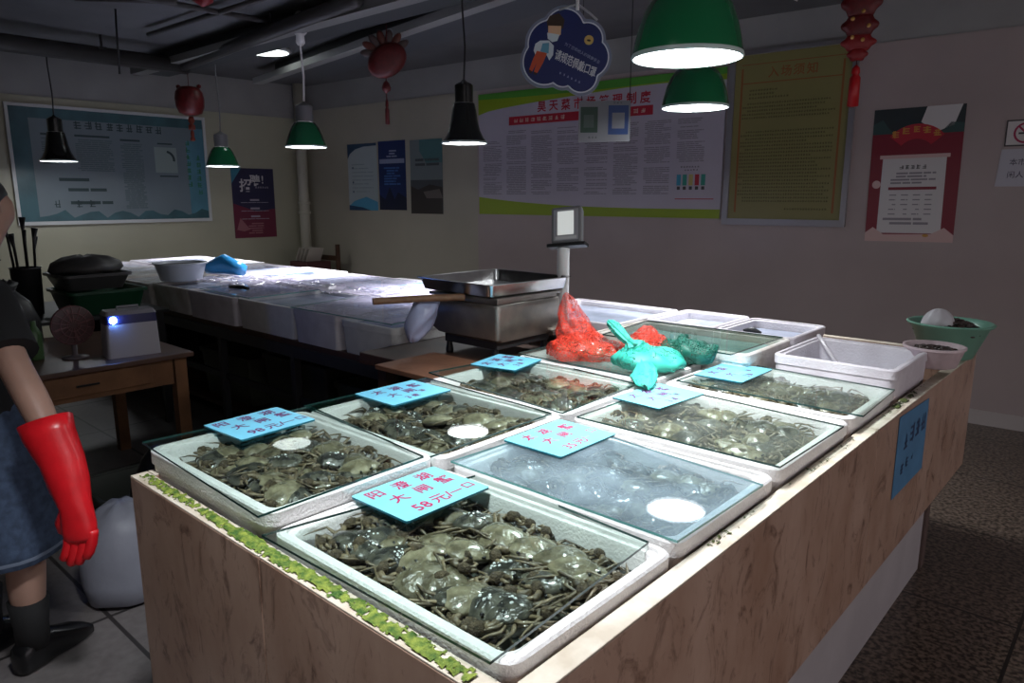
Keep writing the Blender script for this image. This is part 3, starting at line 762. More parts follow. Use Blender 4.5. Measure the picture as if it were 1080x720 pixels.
heap('shellfish', -.60, 3.04, .984, .082, .012, M_clam, 'dark small shellfish filling the pinkish bowl', 110, 2, s0=.009, s1=.014)
heap('shellfish', -.63, 3.44, 1.0, .125, .05, M_clam, 'dark shellfish heaped in the jade green basin', 170, 4)
b = MB(); random.seed(9); b.tube([(-.66, 3.36, 1.045), (-.69, 3.28, 1.09)], [.05, .04], 10)
ic = MB(); n = 24; loops = []
for f in range(9):
    a = f/8*PI/2; loops.append([(-.665+.06*math.cos(a)*math.cos(2*PI*k/n)*(1+.1*math.sin(3*k)), 3.39+.05*math.cos(a)*math.sin(2*PI*k/n), 1.02+.075*math.sin(a)+.006*math.sin(k*1.7)*math.cos(a)) for k in range(n)])
ic.loft(loops)
tag(ic.build('plastic_scoop', mat('cloudy_plastic', (.55, .53, .56), .35), smooth=True), 'cloudy white scoop lying on the shellfish in the green basin', 'scoop')

# ------------------------------------------------------------------ weighing scale, pan, stick, bags
sc = thing('weighing_scale', 'worn steel platform scale with a display on a pole', 'scale', (-2.23, 2.33, .93))
b = MB(); L = []
def sbox(x0, x1, y0, y1, z, r=.02): return rrect(x0, x1, y0, y1, z, r)
b.loft([sbox(-2.30, -2.0, 2.15, 2.52, .955), sbox(-2.36, -1.99, 2.13, 2.535, .968), sbox(-2.48, -1.985, 2.125, 2.54, 1.035), sbox(-2.45, -1.985, 2.125, 2.54, 1.09), sbox(-2.40, -1.987, 2.127, 2.538, 1.11), sbox(-2.39, -1.99, 2.13, 2.535, 1.113)], 0)
b.build('scale_body', M_steeld, sc, smooth=True, angle=40)
b = MB(); b.box(-2.38, -2.0, 2.14, 2.53, 1.113, 1.128); b.box(-2.40, -1.985, 2.125, 2.54, 1.128, 1.142)
b.build('platform', M_steeld, sc, bevel=.003)
b = MB(); b.box(-2.34, -2.02, 2.16, 2.5, .92, .955); b.build('underframe', M_blackpaint, sc, bevel=.003)
for x, y in ((-2.32, 2.17), (-2.04, 2.17), (-2.32, 2.49), (-2.04, 2.49)): MB().lathe([(.016, .87), (.018, .88), (.012, .92)], (x, y, 0), 12).build('foot', M_black, sc)
MB().tube([(-2.03, 2.61, .96), (-2.03, 2.61, 1.34)], .028, 20).build('pole', M_white, sc, smooth=True, angle=40)
b = MB(); b.box(-2.08, -1.98, 2.48, 2.63, .945, .962); b.build('pole_bracket', M_steeld, sc)
# display head, facing roughly the camera and leaning back
fdir = V((.35, -.93, 0)).normalized(); rt = V((.93, .35, 0)).normalized()
HM = Matrix.Translation((-2.015, 2.62, 1.42)) @ Matrix(((rt.x, -fdir.x, 0, 0), (rt.y, -fdir.y, 0, 0), (0, 0, 1, 0), (0, 0, 0, 1))) @ Matrix.Rotation(-.10, 4, 'Y') @ Matrix.Rotation(-.28, 4, 'X')
dh = MB(); prof = []
def hrr(w, h, y, r=.012): return [HM @ V((p[0], y, p[1])) for p in rrect(-w, w, -h, h, 0, r)]
dh.loft([hrr(.045, .06, .04), hrr(.066, .078, .028), hrr(.070, .083, .0), hrr(.070, .083, -.018), hrr(.064, .077, -.024)], 0)
hd = dh.build('display_head', M_greypl, sc, smooth=True, angle=35)
fb = MB(); fc = Face(HM @ V((0, -.0245, 0)), (HM.to_3x3() @ V((1, 0, 0))), (HM.to_3x3() @ V((0, 0, 1))), (HM.to_3x3() @ V((0, -1, 0))), fb)
fc.rect(-.058, .058, -.070, .070, .0005, 0); fc.rect(-.040, .036, -.046, .062, .001, 1); fc.rect(-.05, .05, -.066, -.052, .001, 2)
fb.build('screen', [mat('display_fascia', (.30, .30, .32), .3), mat('lit_lcd', (.5, .52, .5), .3, emit=(.75, .78, .76), estr=.28), mat('keys_light', (.5, .5, .5), .4)], hd)
b = MB(); b.box(-.09, .09, -.03, .03, -.098, -.082, 0, HM); b.build('display_ledge', M_black, sc, bevel=.003)

# steel pan on the scale
b = MB(); px0, px1, py0, py1 = -2.60, -2.16, 2.26, 2.74; zb, ztp = 1.146, 1.20
Rm = Matrix.Translation((-2.21, 2.40, 0)) @ Matrix.Rotation(-.05, 4, 'Z') @ Matrix.Translation((2.21, -2.40, 0))
def T(l): return [tuple(Rm @ V(p)) for p in l]
X0, X1, Y0, Y1 = -2.45, -1.975, 2.10, 2.60
b.loft([T(rrect(X0+.03, X1-.03, Y0+.03, Y1-.03, zb, .03)), T(rrect(X0+.015, X1-.015, Y0+.015, Y1-.015, zb+.004, .03)), T(rrect(X0+.004, X1-.004, Y0+.004, Y1-.004, ztp-.003, .03)),
        T(rrect(X0-.008, X1+.008, Y0-.008, Y1+.008, ztp-.002, .03)), T(rrect(X0-.008, X1+.008, Y0-.008, Y1+.008, ztp+.001, .03)), T(rrect(X0+.006, X1-.006, Y0+.006, Y1-.006, ztp, .03)), T(rrect(X0+.018, X1-.018, Y0+.018, Y1-.018, zb+.006, .03))])
pn = b.build('steel_pan', M_steel, smooth=True, angle=35); tag(pn, 'shallow rectangular stainless steel pan resting on the scale', 'pan')
b = MB(); b.tube([(-2.35, 1.78, 1.135), (-2.24, 2.00, 1.137), (-2.16, 2.11, 1.137)], [.014, .015, .015], 12)
tag(b.build('wooden_stick', M_bamboo, smooth=True, angle=40), 'brown wooden stick poking out from under the steel pan', 'stick')
# thin bag hanging below the stick
M_thin = mat('thin_lilac_bag', (.42, .46, .66), .35, trans=0., sss=.0)
b = MB(); L = []
for k in range(8):
    z = 1.125-.024*k; w = [.055, .06, .066, .065, .06, .05, .036, .02][k]
    L.append([(-2.29+w*math.cos(t)*.8+.01*math.sin(3*t+k), 2.02+w*1.0*math.sin(t)*1.1-.012*k, z+.004*math.sin(5*t)) for t in [2*PI*j/20 for j in range(20)]])
b.loft(L); tag(b.build('plastic_bag', M_thin, smooth=True), 'pale lilac plastic bag hanging below the wooden stick', 'plastic bag')

def net_bag(cx, cy, z, rx, ry, h, rot, neck, m, label, seed, inner=(.05, .03, .02), tail=None, knotr=.018):
    t = thing('net_bag', label, 'net bag', (cx, cy, z), 'net bags of crabs')
    b = MB(); n = 48; loops = []
    c, s = math.cos(rot), math.sin(rot)
    nl = 12
    for k in range(nl+1):
        f = k/nl
        rr = math.sin(min(1, f*1.15+.12)*PI*.62)**.8 if f < .85 else 0
        rr = [.55, .86, .98, 1.0, .98, .93, .86, .77, .66, .54, .42, .30, .20][k]
        zz = z+h*[0.01, .06, .18, .32, .46, .58, .68, .77, .84, .90, .95, .985, 1.0][k]
        kx = neck[0][0]-cx; ky = neck[0][1]-cy; g = max(0, (f-.45)/.55)**1.4
        l = []
        for i in range(n):
            a = 2*PI*i/n
            wr = 1+.05*math.sin(a*11+seed)*(.3+f)+.03*math.sin(a*23+seed*2+f*4)+.22*noise.noise(V((math.cos(a)*1.6+seed, math.sin(a)*1.6, f*2.5)))
            x = rx*rr*wr*math.cos(a); y = ry*rr*wr*math.sin(a)
            l.append((cx+x*c-y*s+kx*g*.8, cy+x*s+y*c+ky*g*.8, zz+.022*noise.noise(V((x*22, y*22, seed)))*(1 if f > .1 else 0)))
        loops.append(l)
    b.loft(loops, 0, True, True)
    b.build('net_body', m, t, smooth=True)
    # gathered neck
    b = MB(); L = []; nk = 40
    q = neck if len(neck) > 2 else neck
    for j, p in enumerate(q):
        c0_ = V(p[:3]); dd_ = (V(q[min(j+1, len(q)-1)][:3])-V(q[max(j-1, 0)][:3])).normalized()
        sd_ = dd_.cross(V((.3, .2, 1))).normalized(); so_ = dd_.cross(sd_)
        L.append([c0_+(sd_*math.cos(a)+so_*math.sin(a)*.75)*p[3]*(1+.16*math.sin(9*a+seed+j*.4)+.25*noise.noise(V((math.cos(a)*2+seed, math.sin(a)*2, j*.7)))) for a in [2*PI*i/nk for i in range(nk)]])
    b.loft(L); b.build('gathered_neck', m, t, smooth=True)
    if tail:
        b = MB(); L = []
        for (x, y, zz, w) in tail:
            L.append([(x+w*math.cos(a)*1.0, y+w*math.sin(a)*.7+.006*math.sin(a*5+x*40), zz+.010*abs(math.sin(a))+.004*math.sin(a*7)) for a in [2*PI*i/16 for i in range(16)]])
        b.loft(L); b.build('net_tail', m, t, smooth=True)
    return t
N_red = net_mat('net_red', (.80, .06, .03), 150, .38, .64)
N_green = net_mat('net_green', (.04, .46, .35), 150, .75, .52)
N_dgreen = net_mat('net_dark_green', (.01, .13, .09), 150, .6)
ZL = .952
net_bag(-1.585, 2.17, ZL, .15, .11, .085, .4, [(-1.64, 2.22, 1.005, .085), (-1.70, 2.27, 1.03, .072), (-1.76, 2.33, 1.055, .060), (-1.81, 2.385, 1.08, .046), (-1.855, 2.43, 1.105, .034), (-1.885, 2.455, 1.125, .022), (-1.90, 2.47, 1.14, .008)], N_red, 'red net bag of crabs slumped against the scale pole', 1.7)
net_bag(-1.44, 2.37, ZL, .10, .08, .085, .2, [(-1.44, 2.38, 1.01, .05), (-1.46, 2.43, 1.03, .035), (-1.47, 2.47, 1.035, .015)], N_red, 'smaller red net bag between the big red and the dark green ones', 4.2)
net_bag(-1.32, 2.19, ZL, .135, .10, .075, .5, [(-1.365, 2.19, 1.01, .055), (-1.39, 2.195, 1.026, .030), (-1.402, 2.196, 1.034, .017), (-1.415, 2.197, 1.042, .021), (-1.44, 2.199, 1.060, .025), (-1.47, 2.201, 1.080, .023), (-1.49, 2.202, 1.094, .018), (-1.50, 2.203, 1.10, .006)], N_green, 'turquoise net bag knotted shut on the glass', 3.1,
        tail=[(-1.30, 2.13, .99, .02), (-1.25, 2.07, .975, .04), (-1.225, 2.01, .962, .05), (-1.19, 1.96, .952, .03), (-1.17, 1.94, .950, .008)])
net_bag(-1.255, 2.37, ZL, .11, .07, .09, .2, [(-1.27, 2.36, 1.035, .03), (-1.29, 2.36, 1.045, .014)], N_dgreen, 'dark green net bag behind the turquoise one', 6.3)
cn = 0
for (x, y, z, sc_) in ((-1.63, 2.17, .972, .85), (-1.54, 2.18, .975, .85), (-1.59, 2.14, .985, .85), (-1.59, 2.21, .985, .8), (-1.36, 2.19, .968, .75), (-1.29, 2.20, .968, .75), (-1.255, 2.37, .968, .7), (-1.44, 2.37, .966, .7)):
    random.seed(int(-x*1000)); q = ('big red net bag', 'big red net bag', 'big red net bag', 'big red net bag', 'turquoise net bag', 'turquoise net bag', 'dark green net bag', 'smaller red net bag')[cn]; cn += 1
    place_crab(0, cn % 6, (x, y, z), random.uniform(0, 6), .15, .1, sc_, 'crab caught inside the '+q, 'crabs inside the '+q)

# ------------------------------------------------------------------ the far stall row of foam boxes
fs = thing('market_stall', 'dark steel stall frame carrying the far row of foam boxes', 'stall', (-4.3, 2.75, 0))
MB().box(-7.5, -2.66, 3.44, 3.46, .0, .74).build('light_block_back', M_blackpaint, fs)  # dark sheet added to block lamp light and hide the lit floor behind
MB().box(-7.5, -7.48, 2.14, 3.44, .0, .74).build('light_block_end', M_blackpaint, fs)  # added at the left end, also blocks light under the deck
MB().box(-7.5, -2.66, 2.12, 3.46, .74, .77).build('stall_deck', M_woodd, fs)
b = MB(); b.box(-6.25, -2.66, 2.10, 2.13, .68, .74); b.build('front_rail', M_blackpaint, fs)
MB().box(-6.25, -2.66, 2.14, 2.16, .40, .44).build('cross_rail', M_blackpaint, fs)
for x in (-6.2, -5.3, -4.4, -3.55, -2.7):
    for y in (2.14, 3.42): MB().box(x-.02, x+.02, y-.02, y+.02, 0, .74).build('leg', M_blackpaint, fs)
MB().box(-6.25, -2.66, 2.3, 3.4, .10, .13).build('lower_shelf', M_woodd, fs)
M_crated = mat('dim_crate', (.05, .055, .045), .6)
M_olive = mat('olive_crate', (.08, .085, .06), .6)
for i, (x0, x1, h, m, lb) in enumerate(((-5.2, -4.5, .34, M_olive, 'olive crate under the far stall, leftmost'), (-4.3, -3.6, .42, M_crated, 'dim crate under the far stall, in the middle'), (-3.5, -2.9, .36, M_olive, 'olive crate under the far stall, nearest the scale'))):
    b = MB(); y0, y1, z0 = 2.36, 2.95, .131
    b.loft([rrect(x0+.03, x1-.03, y0+.02, y1-.02, z0, .02), rrect(x0, x1, y0, y1, z0+h-.03, .02), rrect(x0-.012, x1+.012, y0-.012, y1+.012, z0+h-.03, .02), rrect(x0-.012, x1+.012, y0-.012, y1+.012, z0+h, .02), rrect(x0+.012, x1-.012, y0+.012, y1-.012, z0+h, .02), rrect(x0+.03, x1-.03, y0+.03, y1-.03, z0+.02, .02)])
    tag(b.build('crate', m, smooth=True, angle=35), lb, 'crate')
fb_ = []
front = [-7.4, -6.72, -6.04, -5.36, -4.78, -4.14, -3.51, -3.08, -2.64]
for i in range(8):
    x0, x1 = front[i]+.006, front[i+1]-.006
    zt = [.94, .94, .935, .945, .95, .95, .955, .94][i]
    w = ordn[i]
    foam_box(x0, x1, 2.105+.012*(i % 2), 2.72, .771, zt, zt-.06, 'foam box in the front row of the far stall, '+w+' from the left', 'foam boxes of the far stall', m=[M_foamlilac, M_foam, M_foamdirty, M_foamdirty, M_foamlilac, M_foam, M_foamlilac, M_foam][i])
    water(x0+.034, x1-.034, 2.15, 2.685, zt-[.02, .015, .015, .02, .012, .025, .01, .02][i], M_lilwater, 'milky water in the far front box, '+w+' from the left')
back = [-7.4, -6.75, -6.10, -5.45, -4.82, -4.2, -3.56, -2.95]
for i in range(7):
    x0, x1 = back[i]+.006, back[i+1]-.006; zt = .95+.01*(i % 2); w = ordn[i]
    foam_box(x0, x1, 2.735, 3.44, .771, zt, zt-.06, 'foam box in the back row of the far stall, '+w+' from the left', 'foam boxes of the far stall', m=M_foam if i % 2 else M_foamlilac)
    water(x0+.034, x1-.034, 2.77, 3.405, zt-[.012, .02, .01, .02, .012, .02, .01][i], M_lilwater, 'milky water in the far back box, '+w+' from the left')
G2 = 'glass sheets on the far stall'
M_glassfar = glass_mat('sheet_glass_far', tint=(.85, .88, .93), refl=1.6, fog=.35, fogcol=(.72, .68, .80), fscale=3.2, fthr=.5)
for i, (q, z, lb) in enumerate((
    ([(-4.70, 2.16), (-4.78, 2.62), (-4.05, 2.66), (-4.02, 2.14)], .953, 'dusty glass sheet over the middle of the far front row'),
    ([(-3.50, 2.10), (-3.60, 2.66), (-2.72, 2.60), (-2.66, 2.12)], .957, 'long glass sheet on the far front boxes nearest the scale'),
    ([(-4.5, 2.78), (-4.5, 3.3), (-3.8, 3.34), (-3.76, 2.80)], .963, 'glass sheet on the far back boxes, right of the middle'),
    ([(-5.5, 2.80), (-5.45, 3.32), (-4.95, 3.30), (-4.98, 2.83)], .963, 'glass sheet on the far back boxes, left of the middle'))):
    lid(q, z, lb, G2, M_glassfar, M_glassedge2)
# crumpled plastic sheeting draped over parts of the far boxes
for i, (x0, x1, y0, y1, z, lb) in enumerate(((-5.25, -4.45, 2.35, 2.95, .957, 'crumpled plastic film over the left part of the far stall'), (-3.75, -2.85, 2.60, 3.2, .966, 'crumpled plastic film over the right part of the far stall'), (-4.42, -3.72, 2.52, 2.84, .966, 'narrow strip of crumpled film across the middle of the far stall'))):
    b = MB(); nx, ny = 44, 34
    for a in range(nx+1):
        for c in range(ny+1):
            x = x0+(x1-x0)*a/nx+.03*noise.noise(V((c*.2, i, 1))); y = y0+(y1-y0)*c/ny+.03*noise.noise(V((a*.2, i, 5)))
            b.v.append((x, y, z+.03*abs(noise.noise(V((x*7+i, y*11, 0))))+.014*abs(noise.noise(V((x*23, y*30, i))))))
    for a in range(nx):
        for c in range(ny):
            k = a*(ny+1)+c; b.f.append((k, k+ny+1, k+ny+2, k+1)); b.m.append(0)
    o = b.build('plastic_film', glass_mat('film', tint=(.92, .92, .95), refl=1.6, fog=.55, fogcol=(.62, .58, .70), fscale=9, fthr=.5, rough=.1), smooth=True); tag(o, lb, 'plastic film')
b = MB(); b.tube([(-4.52, 2.28, .972), (-4.44, 2.30, .975), (-4.34, 2.31, .972)], [.012, .016, .010], 8)
tag(b.build('torch', M_black, smooth=True), 'small black stick-shaped tool lying on the far boxes', 'tool')
# white basin and blue packet
t = thing('washing_basin', 'white plastic basin with a dark inside at the left end of the far stall', 'basin', (-5.32, 2.32, .952))
MB().lathe([(.13, 0), (.14, .003), (.172, .115), (.185, .118), (.188, .128), (.178, .130), (.168, .12), (.13, .02), (.0005, .018)], (-5.32, 2.32, .952), 36).build('basin_body', mat('basin_white', (.50, .54, .60), .35), t, smooth=True, angle=50)
MB().lathe([(.0005, 1.058), (.10, 1.066), (.165, 1.064)], (-5.32, 2.32, 0), 36, caps=False).build('contents', mat('dark_contents', (.03, .03, .035), .6, bump=.6, bscale=60), t, smooth=True)
b = MB(); M = Matrix.Translation((-5.25, 2.62, .97)) @ Matrix.Rotation(.3, 4, 'Z')
L = []
for f in range(7):
    a = -.17+.34*f/6; hh = .08*(1-.4*abs(f-3)/3)
    L.append([M @ V((a, .05*math.cos(t)*(1+.15*math.sin(3*t+f)), hh+hh*.95*math.sin(t))) for t in [2*PI*j/14 for j in range(14)]])
b.loft(L); tag(b.build('blue_packet', mat('bright_blue_plastic', (.03, .26, .55), .3, bump=.5, bscale=25), smooth=True), 'crumpled bright blue plastic packet behind the white basin', 'packet')

# ------------------------------------------------------------------ table on the left with its clutter
tb = thing('wooden_table', 'brown wooden table with a drawer apron, left of the far stall', 'table', (-4.25, 1.1, 0))
MB().box(-4.75, -3.74, .30, 1.66, .725, .75).build('table_top', mat('table_top_wood', (.10, .055, .04), .4, col2=(.15, .08, .055), vscale=6), tb, bevel=.004)
MB().box(-3.80, -3.775, .40, 1.56, .59, .725).build('apron', M_wood, tb)
MB().box(-4.70, -3.8, 1.58, 1.60, .60, .725).build('apron', M_wood, tb)
d = MB().box(-3.775, -3.765, .85, 1.45, .615, .715).build('drawer', M_wood, tb, bevel=.002)
MB().box(-3.764, -3.755, 1.10, 1.20, .66, .668).build('handle', M_black, d)
for x, y in ((-3.80, 1.60), (-3.80, .36), (-4.70, 1.60), (-4.70, .36)): MB().box(x-.03, x+.03, y-.03, y+.03, 0, .725).build('leg', M_wood, tb)
# white box-shaped appliance with a blue light
ap = thing('insect_zapper', 'white boxy appliance with a glowing blue light on the brown table', 'appliance', (-3.9, 1.42, .75))
AM = Matrix.Translation((-3.92, 1.42, .75)) @ Matrix.Rotation(-.12, 4, 'Z')
b = MB(); b.loft([[AM @ V(p) for p in rrect(-.07, .07, -.125, .125, 0, .015)], [AM @ V(p) for p in rrect(-.065, .065, -.12, .12, .17, .015)]])
b.build('housing', mat('appliance_white', (.50, .48, .52), .4), ap, smooth=True, angle=35)
b = MB(); b.loft([[AM @ V(p) for p in rrect(-.066, .066, -.121, .121, .1705, .015)], [AM @ V(p) for p in rrect(-.064, .064, -.118, .118, .215, .015)]])
b.build('upper_band', mat('dark_blue_band', (.04, .04, .12), .3), ap, smooth=True, angle=35)
b = MB(); b.loft([[AM @ V(p) for p in rrect(-.066, .066, -.121, .121, .2155, .015)], [AM @ V(p) for p in rrect(-.055, .055, -.11, .11, .235, .015)]])
b.tube([AM @ V((0, -.05, .235)), AM @ V((0, -.05, .25)), AM @ V((0, .05, .25)), AM @ V((0, .05, .235))], .006, 8)
b.build('lid_with_handle', mat('appliance_grey', (.30, .29, .32), .4), ap, smooth=True, angle=35)
MB().lathe([(.0005, .012), (.014, .008), (.018, 0)], tuple(AM @ V((.066, -.085, .192))), 14, M=Matrix.Rotation(PI/2, 4, 'Y')).build('blue_light', mat('blue_led', (.1, .2, .9), .3, emit=(.12, .3, 1.), estr=60.), ap, smooth=True)
# desk fan
fn = thing('desk_fan', 'small round dusty pink desk fan beside the white appliance', 'fan', (-4.0, 1.19, .75))
FM = Matrix.Translation((-4.02, 1.19, .92)) @ Matrix.Rotation(PI/2, 4, 'Y')
M_fan = mat('fan_pink', (.22, .10, .10), .4)
MB().lathe([(.0005, -.03), (.05, -.028), (.095, -.01), (.1, .0), (.1, .01), (.09, .012)], FM.translation, 28, M=FM.to_3x3().to_4x4()).build('fan_housing', mat('fan_shell', (.10, .05, .05), .4), fn, smooth=True)
b = MB()
for k in range(14):
    a = 2*PI*k/14; b.tube([FM @ V((.015*math.cos(a), .015*math.sin(a), .022)), FM @ V((.06*math.cos(a), .06*math.sin(a), .024)), FM @ V((.096*math.cos(a), .096*math.sin(a), .01))], .002, 5)
for r in (.03, .06, .096): b.tube([FM @ V((r*math.cos(a), r*math.sin(a), .023 if r < .09 else .01)) for a in [2*PI*k/24 for k in range(25)]], .0022, 5)
b.build('fan_grille', M_fan, fn)
for k in range(4):
    a0 = PI/2*k; b = MB(); b.loft([[FM @ V((r*math.cos(a0+w), r*math.sin(a0+w), .002+z)) for w, z in ((-.3, 0), (.3, .01), (.3, .012), (-.3, .002))] for r in (.02, .05, .085)]); b.build('blade', M_fan, fn)
MB().lathe([(.06, 0), (.062, .008), (.02, .015), (.012, .02), (.012, .09)], (-4.03, 1.19, .75), 20).build('fan_stand', mat('fan_stand_grey', (.16, .13, .14), .4), fn, smooth=True)
# green bottle, blue packet, red thing, crates and dark lids
b = MB().lathe([(.028, 0), (.032, .005), (.032, .13), (.018, .16), (.012, .17), (.012, .195), (.0005, .196)], (-4.13, 1.05, .75), 18)
tag(b.build('green_bottle', mat('bottle_green', (.10, .20, .08), .3), smooth=True), 'dull green bottle on the table left of the fan', 'bottle')
b = MB(); b.loft([rrect(-4.22, -4.05, .80, .97, .751, .03), rrect(-4.23, -4.04, .79, .98, .80, .03), rrect(-4.22, -4.05, .80, .97, .90, .03), rrect(-4.19, -4.08, .83, .94, .93, .03)])
tag(b.build('blue_bag', mat('deep_blue_plastic', (.012, .018, .09), .25, bump=.6, bscale=25), smooth=True), 'dark blue plastic packet standing on the table', 'packet')
b = MB().lathe([(.03, 0), (.032, .01), (.032, .17), (.024, .19), (.0005, .192)], (-4.25, .80, .75), 16)
tag(b.build('red_can', mat('dull_red', (.12, .01, .015), .35), smooth=True), 'dark red can at the back of the table', 'can')
b = MB(); L = []
for k, (w, z) in enumerate(((.15, .75), (.17, .78), (.165, .9), (.13, 1.0), (.07, 1.06), (.09, 1.10), (.05, 1.12))):
    L.append([(-4.45+w*math.cos(a)*(1+.1*math.sin(4*a+k)), 1.0+w*.9*math.sin(a)*(1+.1*math.cos(5*a)), z+.01*math.sin(6*a)) for a in [2*PI*j/24 for j in range(24)]])
b.loft(L); tag(b.build('black_bag', M_black, smooth=True), 'black plastic bag tied shut on the table behind the bottle', 'plastic bag')
# second table / stack of tubs behind
t2 = thing('storage_rack', 'dim rack behind the brown table carrying green and grey tubs', 'rack', (-5.75, 1.6, 0))
MB().box(-6.0, -5.0, .9, 2.08, .78, .80).build('rack_top', M_blackpaint, t2)
for x, y in ((-5.95, .95), (-5.95, 2.03), (-5.05, .95), (-5.05, 2.03)): MB().box(x-.02, x+.02, y-.02, y+.02, 0, .78).build('leg', M_blackpaint, t2)
def tub(name, x0, x1, y0, y1, z0, z1, m, label, cat='tub'):
    b = MB(); b.loft([rrect(x0+.04, x1-.04, y0+.04, y1-.04, z0, .04), rrect(x0+.005, x1-.005, y0+.005, y1-.005, z1-.02, .05), rrect(x0-.01, x1+.01, y0-.01, y1+.01, z1-.018, .05), rrect(x0-.01, x1+.01, y0-.01, y1+.01, z1, .05), rrect(x0+.01, x1-.01, y0+.01, y1-.01, z1, .05), rrect(x0+.05, x1-.05, y0+.05, y1-.05, z0+.02, .04)])
    return tag(b.build(name, m, smooth=True, angle=40), label, cat)
tub('green_crate', -5.50, -5.05, 1.50, 1.97, .801, .955, mat('dark_green_plastic', (.01, .065, .03), .35), 'dark green plastic crate beneath the grey tub', 'crate')
tub('grey_tub', -5.50, -5.10, 1.49, 1.90, .957, 1.06, mat('charcoal_plastic', (.055, .055, .055), .3), 'charcoal tub standing on the dark green crate')
b = MB(); L = []
for k, (w, z) in enumerate(((.24, 1.092), (.26, 1.11), (.24, 1.15), (.16, 1.185), (.05, 1.20))):
    L.append([(-5.32+w*.7*math.cos(a)*(1+.06*math.sin(4*a+k)), 1.69+w*.85*math.sin(a)*(1+.06*math.cos(5*a)), z-.03+.006*math.sin(6*a)) for a in [2*PI*j/24 for j in range(24)]])
b.loft(L); tag(b.build('wet_cloth', mat('charcoal_cloth', (.05, .048, .046), .5), smooth=True), 'dark wet cloth bundled on the charcoal tub', 'cloth')
# black tall container holding brush handles
br = thing('utensil_bin', 'tall black bin holding dark brush handles, left edge', 'bin', (-5.365, 1.30, .80))
for o in [br]: o.location = (-5.36, 1.36, .80)
MB().lathe([(.06, 0), (.075, .01), (.085, .30), (.09, .31), (.08, .31), (.07, .02)], (-5.36, 1.36, .80), 20).build('bin_body', M_black, br, smooth=True)
random.seed(12)
for k in range(7):
    a = 2*PI*k/7; x, y = -5.36+.04*math.cos(a), 1.36+.04*math.sin(a); h = random.uniform(1.28, 1.42)
    b = MB(); b.tube([(x, y, .83), (x+.03*math.cos(a), y+.03*math.sin(a), h-.08), (x+.04*math.cos(a), y+.045*math.sin(a), h)], [.007, .008, random.choice((.016, .02, .012))], 8)
    tag(b.build('brush', M_black, smooth=True), 'dark brush handle standing in the tall black bin', 'brush', 'brush handles in the black bin')
# floor clutter left of the counter
b = MB(); L = []
for k, (w, z) in enumerate(((.11, .0), (.145, .02), (.155, .10), (.15, .20), (.135, .29), (.10, .35), (.05, .385), (.015, .39))):
    L.append([(-2.90+w*1.0*math.cos(a)*(1+.05*math.sin(3*a+k*.6)), .95+w*1.05*math.sin(a)*(1+.05*math.cos(2*a+k)), z+.004*math.sin(6*a)) for a in [2*PI*j/32 for j in range(32)]])
b.loft(L); tag(b.build('white_sack', mat('sack_white', (.30, .31, .37), .45, var=.05, vscale=8, bump=.3, bscale=12), smooth=True), 'bulging white plastic sack on the floor behind the red glove', 'sack')
b = MB(); L = []
for k, (w, z) in enumerate(((.10, .0), (.14, .02), (.15, .18), (.12, .34), (.07, .45), (.03, .50))):
    L.append([(-3.12+w*.9*math.cos(a)*(1+.08*math.sin(3*a+k)), 1.20+w*math.sin(a)*(1+.08*math.cos(2*a+k)), z) for a in [2*PI*j/24 for j in range(24)]])
b.loft(L); tag(b.build('black_sack', mat('black_bin_bag', (.008, .009, .011), .3, bump=.4, bscale=18), smooth=True), 'shiny black bag on the floor behind the white sack', 'plastic bag')
b = MB(); Mx = Matrix.Translation((-2.75, 1.30, 0)) @ Matrix.Rotation(.3, 4, 'Z'); b.box(-.20, .22, -.03, .03, .0, .16, 0, Mx); b.box(-.20, .22, .03, .24, .14, .16, 0, Mx)
tag(b.build('wooden_crate', M_plank, bevel=.003), 'orange-brown wooden board on the floor between the black bag and the counter', 'board')
b = MB(); b.lathe([(.10, .162), (.115, .17), (.13, .26), (.14, .265), (.13, .27), (.10, .18)], (-2.80, 1.36, 0), 24)
tag(b.build('green_basin', mat('dull_green', (.03, .10, .07), .35), smooth=True), 'dull green basin on the low wooden board', 'basin')
# white foam box on the floor under the table
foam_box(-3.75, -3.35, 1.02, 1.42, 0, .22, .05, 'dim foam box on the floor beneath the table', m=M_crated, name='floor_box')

# chair with papers in the corner
ch = thing('wooden_chair', 'dark red-brown chair piled with papers below the corner pipe', 'chair', (-7.5, 5.0, 0))
b = MB(); b.box(-7.95, -7.45, 4.75, 5.2, .44, .48); b.build('seat', M_woodd, ch, bevel=.005)
for x, y in ((-7.92, 4.78), (-7.92, 5.17), (-7.48, 4.78)): MB().box(x-.02, x+.02, y-.02, y+.02, 0, .44).build('leg', M_woodd, ch)
MB().box(-7.5, -7.46, 5.15, 5.19, 0, .98).build('leg', M_woodd, ch)
b = MB(); b.box(-7.94, -7.90, 5.15, 5.19, .48, .92); b.box(-7.9, -7.5, 5.16, 5.18, .78, .84); b.box(-7.9, -7.5, 5.16, 5.18, .62, .67); b.build('backrest', M_woodd, ch)
bx = MB(); bx.box(-7.92, -7.56, 4.78, 5.12, .482, .78); tag(bx.build('carton', mat('maroon_carton', (.07, .02, .02), .6), bevel=.004), 'maroon carton standing on the corner chair', 'carton')
random.seed(4)
for k in range(4):
    M = Matrix.Translation((-7.86+.075*k, 4.95, .86)) @ Matrix.Rotation(.5, 4, 'Y')
    b = MB(); b.box(-.004, .004, -.10, .10, -.09, .09, 0, M); tag(b.build('rolled_paper', mat('old_paper', (.52, .48, .42), .6)), 'sheaf of pale papers sticking out of the maroon carton', 'papers', 'papers in the maroon carton')

